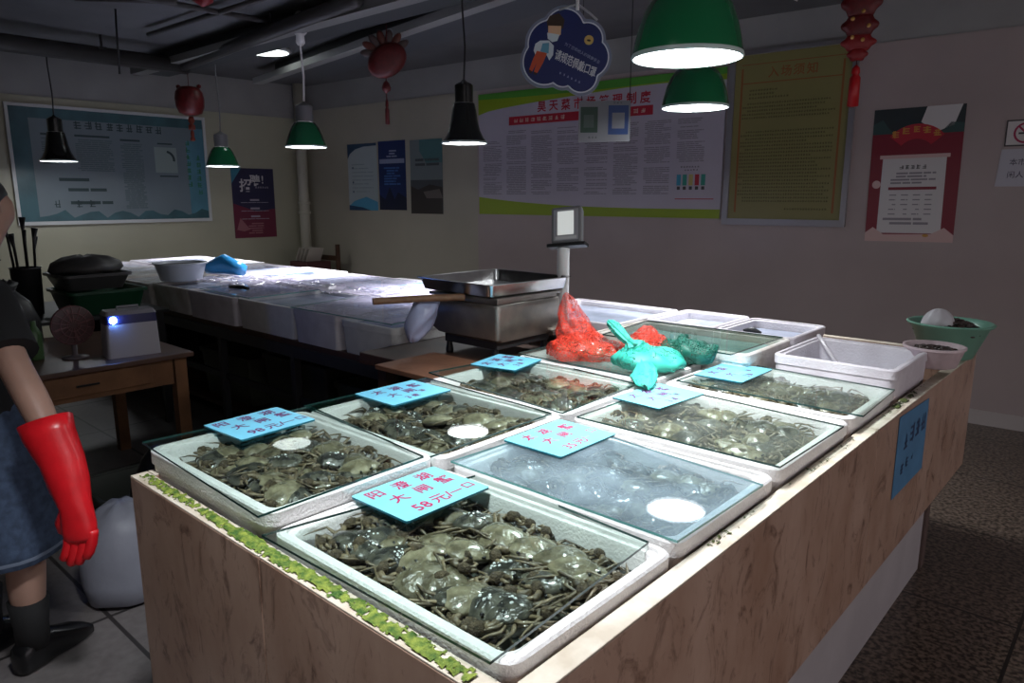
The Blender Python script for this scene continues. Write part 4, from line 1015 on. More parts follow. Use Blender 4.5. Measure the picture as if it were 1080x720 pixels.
# ------------------------------------------------------------------ boards and posters
WU = V((math.cos(WT), math.sin(WT), 0)); WN = V((math.sin(WT), -math.cos(WT), 0)); Z = V((0, 0, 1))
def back_face(x, z, mb, d=.002):
    return Face(V((x, wall_y(x), z))+WN*d, WU, Z, WN, mb)
def sheet(f, w, h, th, mi, poly=None):
    f.mb.prism(poly or [(0, 0), (w, 0), (w, h), (0, h)], f.P, f.u, f.v, f.n, 0, th, mi)
P_lil = mat('print_lilac', (.46, .43, .50), .35, var=.04, vscale=3); P_lime = mat('print_lime', (.26, .36, .02), .4); P_green = mat('print_green', (.08, .30, .04), .4)
P_red = mat('print_red', (.42, .02, .04), .4); P_redd = mat('print_maroon', (.20, .015, .03), .4); P_white = mat('print_white', (.62, .60, .60), .5); P_blue = mat('print_blue', (.02, .10, .30), .4)
# wide notice board
random.seed(21)
b = MB(); f = back_face(-5.39, 1.37, b); Wb, Hb = 2.625, 1.185
sheet(f, Wb, Hb, .012, 0)
d = .0135
top = [(0, Hb)]+[(0, Hb-.20)]+[(Wb*k/20, Hb-(.20-.155*(k/20)**.55) - (0 if k < 12 else .05*((k-12)/8)**2)) for k in range(1, 21)]+[(Wb, Hb)]
f.poly(top, d, 1); f.poly([(0, Hb), (0, Hb-.05)]+[(Wb*k/20, Hb-.05-.02*math.sin(k/20*PI)) for k in range(1, 21)]+[(Wb, Hb)], d+.0004, 2)
bot = [(0, 0), (Wb, 0), (Wb, .075)]+[(Wb*(1-k/20), .075+.10*(k/20)**3) for k in range(1, 21)]
f.poly(bot, d, 1)
for k, c in enumerate('昊天菜市场管理制度'): f.text(c, .80+k*.138, 1.015, .105, d+.0004, 3, .02)
f.rect(.40, 1.98, .865, .945, d, 3)
for k in range(21):
    if k not in (9, 10, 17): f.glyph(.46+k*.070, .885, .05, .042, d+.0006, 6)
cols = 8; cw = (Wb-.16)/cols
for c in range(cols):
    lo = .20 if c < 7 else .46
    f.lines(.06+c*cw, .06+c*cw+cw*.80, lo, .82 if c else .76, .0155, d, 4, fill=.5, ragged=.35)
f.lines(.10+7*cw, .10+7*cw+cw*.6, .385, .44, .025, d, 5, cw=.025, ragged=0, gap=0)
for k, m_ in enumerate((7, 8, 9, 3, 8)):
    x = .07+7*cw+k*.055; f.rect(x, x+.038, .27, .36, d, m_); f.rect(x+.005, x+.033, .235, .262, d, 5)
f.rect(.06+7*cw, Wb-.06, .155, .162, d, 3)
o = b.build('notice_board', [P_lil, P_lime, P_green, P_red, P_text if 0 else M_textg, M_text, mat('print_cream', (.6, .5, .4), .5), mat('print_cyan', (.05, .30, .45), .5), mat('print_teal', (.04, .28, .22), .5), mat('print_yellow', (.5, .42, .15), .5)])
tag(o, 'wide white notice board with green stripes and a red title on the back wall', 'notice board')
# yellow framed board
bd = thing('framed_board', 'yellow rules board in a silver frame on the back wall', 'notice board', (-2.27, wall_y(-2.27)-.01, 1.37))
b = MB(); f = back_face(-2.70, 1.375, b, .004); w, h = .865, 1.245; sheet(f, w, h, .012, 0)
random.seed(22); d = .0135
P_ye = mat('print_mustard', (.235, .215, .085), .35, var=.05, vscale=2)
f.rect(.05, .065, .05, h-.1, d, 2); f.rect(w-.065, w-.05, .05, h-.1, d, 2); f.rect(.05, w-.05, h-.215, h-.207, d, 2); f.rect(.05, w-.05, h-.075, h-.069, d, 2)
for k, c in enumerate('入场须知'): f.text(c, .30+k*.095, h-.14, .085, d, 2, .015)
f.lines(.12, .45, .90, 1.0, .028, d, 1, cw=.022, ragged=.5, gap=0)
f.lines(.07, w-.075, .12, .90, .0265, d, 1, cw=.019, ragged=.3, gap=.04)
f.lines(.45, w-.09, .055, .10, .028, d, 1, cw=.02, ragged=0, gap=0)
b.build('printed_panel', [P_ye, mat('print_olive_text', (.07, .06, .015), .6), mat('print_rust', (.28, .10, .03), .5)], bd)
b = MB(); f = back_face(-2.70, 1.375, b, .002)
for (a0, a1, c0, c1) in ((-.045, w+.04, -.05, 0), (-.045, w+.04, h, h+.03), (-.045, 0, 0, h), (w, w+.04, 0, h)):
    f.mb.prism([(a0, c0), (a1, c0), (a1, c1), (a0, c1)], f.P, f.u, f.v, f.n, 0, .028, 0)
b.build('frame', M_alu, bd, bevel=.004)
# red poster
random.seed(23)
b = MB(); f = back_face(-1.655, 1.235, b); w, h = .56, .915; sheet(f, w, h, .003, 0); d = .0036
f.rect(0, w, h-.17, h, d, 1); f.poly([(.33, h), (.30, h-.10), (.40, h-.17), (.50, h-.13), (.54, h)], d+.0003, 2)
f.poly([(.0, h-.10), (.06, h-.07), (.10, h-.13), (.14, h-.17), (0, h-.17)], d+.0003, 3); f.poly([(w, h-.12), (w-.08, h-.11), (w-.14, h-.18), (w, h-.18)], d+.0003, 3)
fan = [(w/2+.22*math.cos(a), h-.33+.22*math.sin(a)) for a in [math.radians(40+100*k/12) for k in range(13)]]+[(w/2+.12*math.cos(a), h-.33+.12*math.sin(a)) for a in [math.radians(140-100*k/12) for k in range(13)]]
f.poly(fan, d+.0006, 4)
for k in range(5): f.glyph(.12+k*.065, h-.20+.03*math.sin(k*PI/4), .05, .05, d+.001, 5)
f.poly([(.075, .06), (.48, .06), (.475, .59), (.08, .59)], d+.0006, 2); f.rect(.06, .495, .575, .60, d+.001, 6)
for k in range(5): f.glyph(.19+k*.035, .50, .028, .032, d+.001, 7)
f.lines(.14, .42, .40, .49, .022, d+.001, 8, ragged=.3, gap=0); f.rect(.13, .43, .36, .38, d+.001, 0)
for r in range(5):
    for c in range(4): f.lines(.14+c*.075, .14+c*.075+.045, .33-r*.033-.012, .335-r*.033, .014, d+.001, 8, ragged=0, gap=0)
f.lines(.11, .40, .10, .18, .03, d+.001, 8, ragged=.5, gap=.2)
f.poly([(0, 0), (w, 0), (w, .05), (w-.06, .10), (w-.14, .055), (.12, .05), (.05, .10), (0, .06)], d+.0012, 6)
f.disc(.05, .40, .028, d+.0012, 6); f.disc(.39, .045, .02, d+.0016, 9, sy=.5)
o = b.build('red_poster', [P_redd, mat('print_ink_blue', (.02, .03, .035), .5), P_white, mat('print_seagreen', (.03, .07, .07), .5), P_red, M_gold, mat('print_pink', (.60, .42, .40), .5), M_text, M_textg, M_gold])
o.rotation_euler.y = -.012
tag(o, 'red festive poster with a white price sheet, taped to the back wall', 'poster')
# smoking sign and paper
b = MB(); f = back_face(-.872, 1.866, b, .003); sheet(f, .26, .165, .004, 1); f.rect(.008, .252, .009, .156, .0045, 0)
ring = [(.108+.065*math.cos(a), .082+.065*math.sin(a)) for a in [2*PI*k/28 for k in range(28)]]; rin = [(.108+.053*math.cos(a), .082+.053*math.sin(a)) for a in [2*PI*k/28 for k in range(28)]]
for k in range(28): f.poly([ring[k], ring[(k+1) % 28], rin[(k+1) % 28], rin[k]], .005, 2)
f.rect(.07, .145, .074, .086, .0049, 1); f.poly([(.064, .120), (.072, .128), (.152, .046), (.144, .038)], .0053, 2)
tag(b.build('no_smoking_sign', [P_white, M_text, mat('sign_crimson', (.35, .02, .08), .5)]), 'no smoking sign with a black border at the right edge', 'sign')
b = MB(); f = back_face(-.897, 1.613, b, .003); sheet(f, .36, .235, .002, 0, [(0, 0), (.36, 0), (.36, .24), (.016, .235)])
f.text('本市场内', .155, .155, .046, .0026, 1, .005); f.text('闲人专用', .150, .075, .046, .0026, 1, .005)
tag(b.build('paper_sign', [mat('paper_lilac', (.50, .50, .56), .6), mat('ink_slate', (.08, .07, .11), .6)]), 'white paper with two dark lines of writing below the no smoking sign', 'sign')
# three small posters
random.seed(25)
b = MB(); f = back_face(-7.505, 1.385, b); w, h = .525, .775; sheet(f, w, h, .003, 0); d = .0036
f.poly([(0, h), (0, h-.17), (.05, h-.11), (.15, h-.06), (.30, h-.035), (w, h-.03), (w, h)], d, 1); f.poly([(0, 0), (w, 0), (w, .10), (.32, .16), (.10, .11), (0, .05)], d, 2); f.poly([(0, 0), (.40, 0), (.25, .035), (0, .06)], d+.0003, 1)
f.lines(.07, w-.07, .20, h-.20, .045, d, 3, fill=.25, ragged=.4, gap=.1); 
for yy in (.50, .33, .22): f.disc(.09, yy, .012, d+.0003, 1)
tag(b.build('poster', [mat('poster_pale', (.40, .46, .48), .4), mat('poster_navy', (.02, .06, .13), .4), mat('poster_sky', (.08, .32, .50), .4), mat('poster_faint', (.30, .36, .38), .5)]), 'pale poster with a navy swoosh, leftmost of the three on the back wall', 'poster')
b = MB(); f = back_face(-6.95, 1.395, b); w, h = .455, .775; sheet(f, w, h, .003, 0)
f.rect(.02, w-.02, h-.25, h-.20, d, 2); f.lines(.14, w-.14, h-.19, h-.09, .03, d, 2, ragged=.2, gap=0); f.lines(.09, w-.09, .27, h-.28, .03, d, 1, fill=.6, ragged=.35, gap=.1)
f.poly([(0, 0), (w, 0), (w, .14), (.32, .20), (.26, .12), (.18, .26), (.10, .12), (0, .18)], d, 3)
tag(b.build('poster', [mat('poster_indigo', (.015, .03, .12), .35), mat('poster_blue', (.05, .14, .38), .4), mat('poster_pale2', (.28, .32, .45), .4), mat('poster_black', (.008, .012, .04), .4)]), 'dark blue poster, middle of the three on the back wall', 'poster')
b = MB(); f = back_face(-6.42, 1.36, b); w, h = .50, .80; sheet(f, w, h, .003, 0)
f.rect(0, w, 0, h*.46, d, 1); f.poly([(.15, h), (w, h), (w, h-.25), (.25, h-.25), (.15, h-.12)], d, 2); f.lines(.08, w-.05, h-.30, h-.18, .05, d, 3, ragged=.1, gap=0)
f.poly([(0, h*.46), (w, h*.46), (w, h*.36), (.3, h*.40), (.12, h*.33), (0, h*.38)], d+.0003, 3); f.poly([(.2, .24), (.45, .27), (.5, .17), (.25, .17)], d+.0006, 4)
tag(b.build('poster', [mat('poster_greyblue', (.17, .20, .21), .4), mat('poster_umber', (.035, .028, .026), .4), mat('poster_teal', (.07, .17, .18), .4), mat('poster_slate', (.06, .07, .08), .4), mat('poster_brown', (.13, .11, .10), .4)]), 'grey and brown scenic poster, rightmost of the three on the back wall', 'poster')
# left wall: teal board
LX = -8.34
bd = thing('framed_board', 'large pale board with teal borders on the left wall', 'notice board', (LX+.01, 3.07, 1.3))
b = MB(); f = Face((LX+.004, 2.135, 1.305), (0, 1, 0), Z, (1, 0, 0), b); w, h = 1.875, 1.09; sheet(f, w, h, .012, 0); d = .0136; random.seed(27)
f.rect(0, .16, 0, h, d, 1); f.rect(w-.20, w, 0, h, d, 2); f.poly([(0, 0), (w, 0), (w, .08)]+[(w-w*k/24, .07+.035*math.sin(k*1.7)+.02*math.sin(k*3.1)) for k in range(1, 24)]+[(0, .1)], d+.0003, 1)
f.rect(0, w, h-.10, h, d+.0003, 1); f.poly([(.25, h-.10), (w-.1, h-.10), (w-.1, h-.24), (.5, h-.24)], d+.0001, 0)
for k in range(9): f.glyph(.55+k*.10, h-.185, .075, .085, d+.0006, 3)
for (a0, a1, c0, c1) in ((.25, .40, .55, .82), (.55, .90, .48, .82), (.98, 1.20, .10, .80)):
    f.rect(a0, a1-.02, c1+.015, c1+.035, d+.0006, 3); f.lines(a0, a1, c0, c1, .02, d+.0004, 4, fill=.5, ragged=.2, gap=.06)
for (a0, a1, z) in ((.30, .66, .42), (.44, .80, .32), (.45, .85, .19)): f.lines(a0, a1, z-.03, z+.02, .045, d+.0006, 3, fill=.7, ragged=0, gap=0)
for x in (.30, .50, .62): f.glyph(x, .13, .06, .08, d+.0006, 3)
f.rect(1.36, 1.52, .80, .815, d+.0006, 3); f.rect(1.36, 1.56, .455, .47, d+.0006, 3)
f.rect(1.32, 1.56, .50, .77, d+.0003, 5)
for k in range(5):
    a0 = math.radians(80-k*18); a1 = math.radians(80-(k+1)*18)
    f.poly([(1.44+.10*math.cos(a0), .64+.10*math.sin(a0)), (1.44+.10*math.cos(a1), .64+.10*math.sin(a1)), (1.44+.075*math.cos(a1), .64+.075*math.sin(a1)), (1.44+.075*math.cos(a0), .64+.075*math.sin(a0))], d+.0006, 3)
for k in range(7): f.glyph(1.66, .80-k*.075, .055, .06, d+.0006, 6)
for k in range(6): f.glyph(1.77, .64-k*.075, .055, .06, d+.0006, 6)
b.build('printed_panel', [mat('board_pale', (.15, .19, .215), .3, var=.05, vscale=2), mat('board_teal', (.035, .10, .12), .35, var=.2, vscale=4), mat('board_aqua', (.08, .22, .29), .35, var=.15, vscale=3), mat('board_ink', (.02, .045, .05), .5), mat('board_inkgrey', (.08, .12, .13), .5), mat('board_box', (.25, .31, .30), .4), mat('board_green', (.02, .16, .07), .4)], bd)
b = MB(); f = Face((LX+.002, 2.135, 1.305), (0, 1, 0), Z, (1, 0, 0), b)
for (a0, a1, c0, c1) in ((-.03, w+.03, -.035, 0), (-.03, w+.03, h, h+.03), (-.03, 0, 0, h), (w, w+.03, 0, h)): f.mb.prism([(a0, c0), (a1, c0), (a1, c1), (a0, c1)], f.P, f.u, f.v, f.n, 0, .03, 0)
b.build('frame', mat('frame_pale', (.55, .56, .56), .4), bd, bevel=.004)
# recruitment poster
b = MB(); f = Face((LX+.002, 4.32, 1.055), (0, 1, 0), Z, (1, 0, 0), b); w, h = .55, .825; sheet(f, w, h, .003, 0); d = .0036; random.seed(28)
f.rect(0, w, 0, h*.36, d, 1); f.poly([(0, h*.36), (w, h*.36), (w, h*.42), (.3, h*.38), (0, h*.5)], d, 1); f.poly([(0, h), (.13, h), (0, h-.18)], d+.0003, 2)
f.poly([(.03, .10), (.08, .24), (.20, .10), (.12, .08)], d+.0003, 5)
f.text('招', .17, h-.20, .16, d+.001, 3, .02); f.text('聘', .30, h-.14, .14, d+.001, 3, .02); f.text('!', .40, h-.13, .13, d+.001, 3, .015)
f.lines(.30, .50, h-.27, h-.20, .035, d+.001, 4, fill=.7, ragged=0, gap=0, cw=.03); f.lines(.14, .45, h-.31, h-.28, .03, d+.001, 4, ragged=0, gap=0)
for z in (.44, .34, .245): f.rect(.22, .34, z, z+.022, d+.001, 4); f.lines(.10, .46, z-.04, z-.002, .02, d+.001, 4, fill=.35, ragged=.2, gap=0)
f.lines(.18, .38, .03, .19, .028, d+.001, 5, ragged=.1, gap=0)
tag(b.build('recruitment_poster', [mat('poster_midnight', (.02, .018, .06), .35), mat('poster_wine', (.14, .015, .04), .35), mat('poster_cyan', (.04, .20, .28), .4), P_white, mat('print_lav', (.33, .31, .38), .5), mat('print_rose', (.30, .12, .14), .5)]), 'dark navy and wine recruitment poster on the left wall', 'poster')

# ------------------------------------------------------------------ hanging signs
# cloud-shaped mask sign
cs = thing('cloud_sign', 'navy cloud-shaped hanging sign showing a child in a face mask', 'hanging sign', (-2.36, 3.04, 2.05))
vd = V((-.61, .79, 0)).normalized(); ru = V((.79, .61, 0)).normalized(); rr_ = math.radians(-9)
u = ru*math.cos(rr_)+Z*math.sin(rr_); v = -ru*math.sin(rr_)+Z*math.cos(rr_); CP = V((-2.36, 3.04, 2.262))
sc_ = 1/1400.
circ = [(-40, 135, 145), (125, 95, 118), (165, -20, 140), (130, -150, 118), (0, -150, 100), (-140, -95, 160), (-120, 30, 165), (60, -20, 180)]
def cloud(grow=0):
    out = []
    for k in range(120):
        a = 2*PI*k/120; dx, dy = math.cos(a), math.sin(a); best = 0
        for cx, cy, r in circ:
            r += grow; bb = dx*cx+dy*cy; disc = bb*bb-(cx*cx+cy*cy-r*r)
            if disc > 0: best = max(best, bb+math.sqrt(disc))
        out.append((best*dx*sc_, best*dy*sc_))
    return out
b = MB(); n_ = -vd; f = Face(CP, u, v, n_, b)
b.prism(cloud(14), CP, u, v, n_, -.006, .002, 1); f.poly(cloud(-4), .0026, 2); f.poly(cloud(-13), .0030, 0)
X = lambda px, py: ((px-395)*sc_, (360-py)*sc_)
def pl(pts, d, mi): f.poly([X(*p) for p in pts], d, mi)
pl([(225, 190), (240, 150), (300, 125), (345, 160), (345, 215), (320, 235), (240, 240)], .0034, 3)
pl([(240, 215), (330, 205), (335, 260), (300, 300), (250, 285)], .0038, 4); pl([(240, 262), (328, 262), (318, 305), (285, 318), (250, 300)], .0042, 5)
pl([(200, 320), (260, 310), (300, 340), (305, 400), (285, 440), (255, 400), (200, 395), (190, 430), (165, 390), (170, 345)], .0036, 5)
pl([(220, 335), (265, 325), (272, 395), (212, 395)], .0040, 6)
pl([(188, 390), (262, 395), (245, 460), (215, 535), (190, 530), (200, 470), (178, 530), (155, 520), (170, 450)], .0044, 7)
pl([(155, 520), (178, 530), (175, 545), (155, 540)], .0046, 3); pl([(190, 530), (215, 535), (210, 550), (188, 545)], .0046, 3)
a, c = X(535, 268); f.disc(a, c, 32*sc_, .0036, 8); f.disc(a, c-.002, 14*sc_, .004, 3, sy=.5)
for k, chh in enumerate('请规范佩戴口罩'):
    a, c = X(342+k*43, 396+k*12.4); f.text(chh, a, c, .053, .0036, 9, .012, rot=math.radians(-7)+rr_*0, sx=.62)
for k, chh in enumerate('为了您和他人的健康安全'):
    a, c = X(385+k*24, 318+k*8); f.text(chh, a, c, .018, .0036, 10, 0, rot=math.radians(-8))
for k in range(6): a, c = X(370+k*28, 520+k*8); f.glyph(a, c, .010, .012, .0036, 10)
b.build('sign_face', [mat('sign_navy', (.008, .018, .11), .35), mat('sign_edge', (.20, .22, .30), .3), mat('sign_line', (.65, .68, .75), .4), mat('drawn_hair', (.04, .02, .01), .5), mat('drawn_skin', (.70, .42, .25), .5), mat('drawn_white', (.62, .68, .72), .5), mat('drawn_blue', (.12, .32, .45), .5), mat('drawn_orange', (.55, .08, .03), .5), mat('drawn_badge', (.60, .40, .12), .5), mat('drawn_letters', (.62, .62, .66), .5), mat('drawn_faint', (.28, .30, .45), .5)], cs)
tp = CP+v*.19+ru*.02
b = MB(); b.tube([tp, tp+V((0, 0, .02)), V((tp.x, tp.y, CH))], .009, 8); b.build('hanging_rod', M_white, cs, smooth=True)
b = MB(); b.tube([tp+u*(-.09)+v*(-.01), tp+u*(-.03)+Z*.018, tp+Z*.03, tp+u*.06-Z*.002, tp+u*.10-Z*.03], .006, 6); b.build('hook', mat('cloudy_hook', (.35, .35, .38), .4), cs, smooth=True)
# payment board (no codes)
pb = thing('payment_board', 'grey hanging board with a green card and a blue card', 'hanging sign', (-2.29, 3.28, 1.78))
CP2 = V((-2.29, 3.28, 1.935)); u2 = ru; b = MB(); f = Face(CP2, u2, Z, n_, b)
b.prism([(-.135, -.105), (.135, -.10), (.135, .105), (-.135, .105)], CP2, u2, Z, n_, -.004, .002, 0)
f.rect(-.125, -.035, -.055, .075, .003, 1); f.rect(.020, .125, -.065, .082, .003, 2)
f.rect(-.108, -.055, -.03, .035, .0036, 4); f.rect(.040, .105, -.035, .045, .0036, 3)
for k in range(3): f.glyph(-.085+k*.018, -.085, .014, .012, .003, 5)
for k in range(3): f.glyph(.045+k*.018, .090, .012, .010, .003, 5)
b.build('board_face', [mat('board_grey', (.15, .15, .165), .3), mat('card_darkgreen', (.01, .035, .022), .4), mat('card_navy', (.010, .035, .13), .4), mat('card_square', (.16, .16, .18), .5), mat('card_square_dim', (.05, .07, .06), .5), M_text], pb)
for s in (-.12, .13): b = MB(); q = CP2+u2*s+Z*.105; b.tube([q, V((q.x, q.y, CH))], .0022, 5); b.build('string', M_black, pb)
# festive hangings
def tassel(parent, x, y, zt, L, r, m=M_red):
    b = MB(); b.lathe([(.004, 0), (r*.7, -.02), (r*.8, -.05), (r*.6, -.06), (r, -.08), (r*1.05, -L), (r*.5, -L-.004)], (x, y, zt), 14)
    for i in range(len(b.v)):
        if i % 14 % 2: X_, Y_, Z_ = b.v[i]; b.v[i] = (x+(X_-x)*.8, y+(Y_-y)*.8, Z_)
    return b.build('tassel', m, parent, smooth=True)
def cord(parent, x, y, z0, z1, r=.003): return MB().tube([(x, y, z0), (x, y, z1)], r, 6).build('cord', M_red, parent)
# lantern by the left board
t = thing('festive_lantern', 'small red lantern with a tassel hanging before the teal board', 'lantern', (-7.03, 3.29, 2.3))
x, y, z = -7.03, 3.29, 2.43; cord(t, x, y, z+.12, CH)
b = MB(); b.lathe([(.05, -.13), (.10, -.11), (.125, -.05), (.13, .02), (.12, .08), (.09, .12), (.05, .13)], (x, y, z), 20)
for i in range(len(b.v)):
    if i % 20 % 2: X_, Y_, Z_ = b.v[i]; b.v[i] = (x+(X_-x)*.94, y+(Y_-y)*.94, Z_)
b.build('lantern_body', M_red, t, smooth=True)
for s in (-1, 1): MB().lathe([(.0005, -.02), (.02, -.01), (.02, .01), (.0005, .02)], (x+s*.10*ru.x, y+s*.10*ru.y, z+.13), 10).build('finial', M_red, t, smooth=True)
MB().lathe([(.03, 0), (.03, .04), (.015, .05), (.03, .08), (.02, .12)], (x, y, z-.26), 12).build('knot', mat('rust_red', (.20, .03, .015), .5), t, smooth=True)
tassel(t, x, y, z-.26, .10, .022, mat('rust_red', (.2, .03, .015)))
# big fish/fan ornament
t = thing('festive_ornament', 'large dim red oval ornament with fan petals and a tassel, left of the middle', 'ornament', (-4.47, 3.60, 2.4))
x, y, z = -4.47, 3.60, 2.535; cord(t, x, y, z+.1, CH)
vd3 = V((-.78, .63, 0)).normalized(); r3 = V((.63, .78, 0)).normalized(); b = MB(); c3 = V((x, y, z)); rr3 = math.radians(35)
uu = r3*math.cos(rr3)+Z*math.sin(rr3); vv = -r3*math.sin(rr3)+Z*math.cos(rr3)
L = []
for d_, g in ((-.04, .5), (-.025, .9), (0, 1), (.025, .9), (.04, .5)): L.append([c3-vd3*d_+uu*(.155*g*math.cos(a))+vv*(.115*g*math.sin(a)) for a in [2*PI*k/30 for k in range(30)]])
b.loft(L); b.build('oval_body', mat('dim_red', (.10, .010, .010), .5, var=.2, vscale=30), t, smooth=True)
for k in range(7):
    a = math.radians(35+k*24); c = c3+r3*(.13*math.cos(a)-.0)+Z*(.05+.11*math.sin(a)); b = MB(); L = []
    pd = (r3*math.cos(a)+Z*math.sin(a)); pq = (-r3*math.sin(a)+Z*math.cos(a))
    for d_, g in ((-.012, .7), (0, 1), (.012, .7)): L.append([c+vd3*.03-vd3*d_+pd*(.065*g*math.cos(q))+pq*(.03*g*math.sin(q)) for q in [2*PI*j/14 for j in range(14)]])
    b.loft(L); b.build('petal', mat('petal_brown', (.14, .04, .03), .5) if k % 2 else mat('petal_grey', (.10, .07, .07), .5), t, smooth=True)
MB().lathe([(.005, -.04), (.03, -.02), (.035, 0), (.025, .03), (.005, .05)], (x-.02, y, z-.19), 12).build('knot', mat('dim_red', (.2, .01, .01)), t, smooth=True)
cord(t, x-.02, y, z-.32, z-.11, .004); tassel(t, x-.02, y, z-.27, .18, .016)
# right ornament
t = thing('festive_ornament', 'red carved hanging ornament with a bright tassel in front of the yellow board', 'ornament', (-1.6, 5.0, 2.3))
x, y, z = -1.60, 5.02, 2.56; cord(t, x, y, z+.1, CH); vd4 = V((-.30, .95, 0)).normalized(); r4 = V((.95, .30, 0)).normalized()
for (cx_, cz_, w_, h_, m_) in ((0, .16, .115, .09, M_red), (0, .03, .105, .075, M_red), (0, -.07, .10, .055, mat('deep_red', (.24, .01, .012), .5)), (0, -.14, .06, .04, mat('deep_red', (.24, .01, .012), .5))):
    b = MB(); L = []
    for d_, g in ((-.03, .6), (-.02, .95), (.02, .95), (.03, .6)): L.append([V((x, y, z))-vd4*d_+r4*(cx_+w_*g*math.cos(q)*(1+.09*math.cos(6*q)))+Z*(cz_+h_*g*math.sin(q)*(1+.09*math.cos(6*q))) for q in [2*PI*j/36 for j in range(36)]])
    b.loft(L); b.build('carved_panel', m_, t, smooth=True)
b = MB(); 
for k in range(5): b.lathe([(.0005, -.006), (.013, 0), (.0005, .006)], tuple(V((x, y, z))-vd4*.034+r4*(.05*math.cos(k*1.3))+Z*(.09*math.sin(k*1.3)+.02)), 8, M=Matrix.Rotation(PI/2, 4, 'X'))
b.build('gold_dots', M_gold, t)
cord(t, x, y, z-.30, z-.17, .003); tassel(t, x, y, z-.20, .25, .032, mat('bright_red', (.50, .008, .012), .4))
# far red one at the top left
t = thing('festive_ornament', 'dim red ornament tucked up against the ceiling at the top left', 'ornament', (-4.6, 2.1, 2.6))
x, y, z = -4.55, 2.26, 2.78; cord(t, x, y, z, CH)
MB().lathe([(.01, -.10), (.06, -.07), (.075, 0), (.06, .06), (.01, .09)], (x, y, z), 16).build('lantern_body', mat('deep_red', (.24, .01, .012), .5), t, smooth=True)
# thin hanging wire with frame corner at the top
b = MB(); q = V((-1.52, 3.80, 2.50)); b.tube([q+V((-.10, .03, .06)), q, q+V((.012, .02, .09)), q+V((-.09, .05, .15))], .008, 6)
tag(b.build('ceiling_bracket', M_white, smooth=True), 'thin white bent bracket hanging at the top edge, right of the nearest lamp', 'bracket')
MB_ = MB(); MB_.tube([(-1.55, 3.84, 2.63), (-1.55, 3.84, CH)], .004, 6); tag(MB_.build('wire', M_black), 'thin wire holding the bent white bracket', 'wire')
b = MB(); b.tube([(-6.02, 2.3, 2.45), (-6.0, 2.3, 2.7), (-5.98, 2.3, CH)], .008, 6); tag(b.build('hanging_cable', M_black, smooth=True), 'thick black cable hanging from the ceiling at the left', 'cable')

# ------------------------------------------------------------------ the stall keeper at the left edge
Fp = V((-.42, .907, 0)); Rp = V((.907, .42, 0))
PB = V((-2.75, .52, 0))
def skin_obj(name, pts, edges, m, parent=None, sub=2, root=0, origin=None):
    org = origin if origin is not None else V(parent.location)
    me = bpy.data.meshes.new(name); me.from_pydata([tuple(V(p[0])-org) for p in pts], edges, []); me.materials.append(m)
    o = bpy.data.objects.new(name, me); COL.objects.link(o)
    if parent: o.parent = parent
    else: o.location = org
    md = o.modifiers.new('skin', 'SKIN'); md.use_smooth_shade = True; md.branch_smoothing = .6
    for i, p in enumerate(pts):
        sv = me.skin_vertices[0].data[i]; r = p[1]; sv.radius = (r, r) if not hasattr(r, '__len__') else r; sv.use_root = (i == root)
    s = o.modifiers.new('sub', 'SUBSURF'); s.levels = sub; s.render_levels = sub
    return o
pel = PB+V((-.01, -.02, .88)); wst = V((-2.80, .50, 1.02)); che = V((-2.85, .50, 1.20)); nck = V((-2.865, .60, 1.36))
def P3(a, b_, z): q = PB+Rp*a+Fp*b_; return V((q.x, q.y, z))
shR = che+Rp*.16+V((0, 0, .08)); shL = che-Rp*.16+V((0, 0, .08))
elR = V((-2.512, .570, 1.075)); 
pts = [(pel, .115), (wst, .10), (che, .12), (nck, .048), (nck+Fp*.035+V((0, 0, .09)), .082), (nck+Fp*.035+V((0, 0, .17)), .120), (nck+Fp*.03+V((0, 0, .245)), .080),
       (shR, .055), (elR, .047), (V((-2.400, .592, .945)), .047), (V((-2.300, .610, .80)), .030),
       (shL, .055), (che-Rp*.27+Fp*.02-V((0, 0, .18)), .047), (che-Rp*.34+Fp*.10-V((0, 0, .28)), .035), (che-Rp*.34+Fp*.17-V((0, 0, .31)), .026),
       (P3(.09, 0, .80), .088), (P3(.10, .02, .47), .060), (P3(.105, -.005, .30), .060), (P3(.105, -.01, .10), .038),
       (P3(-.09, 0, .80), .088), (P3(-.10, .02, .47), .060), (P3(-.105, -.005, .30), .060), (P3(-.105, -.01, .10), .038),
       (nck+Fp*.125+V((0, 0, .128)), .020), (P3(.105, .10, .05), .03), (P3(-.105, .10, .05), .03)]
edges = [(0, 1), (1, 2), (2, 3), (3, 4), (4, 5), (5, 6), (2, 7), (7, 8), (8, 9), (9, 10), (2, 11), (11, 12), (12, 13), (13, 14), (0, 15), (15, 16), (16, 17), (17, 18), (0, 19), (19, 20), (20, 21), (21, 22), (5, 23), (18, 24), (22, 25)]
person = skin_obj('person', pts, edges, M_skin, None, 2, 0, origin=PB)
tag(person, 'person at the left edge wearing a black top, denim skirt and long red gloves', 'person')
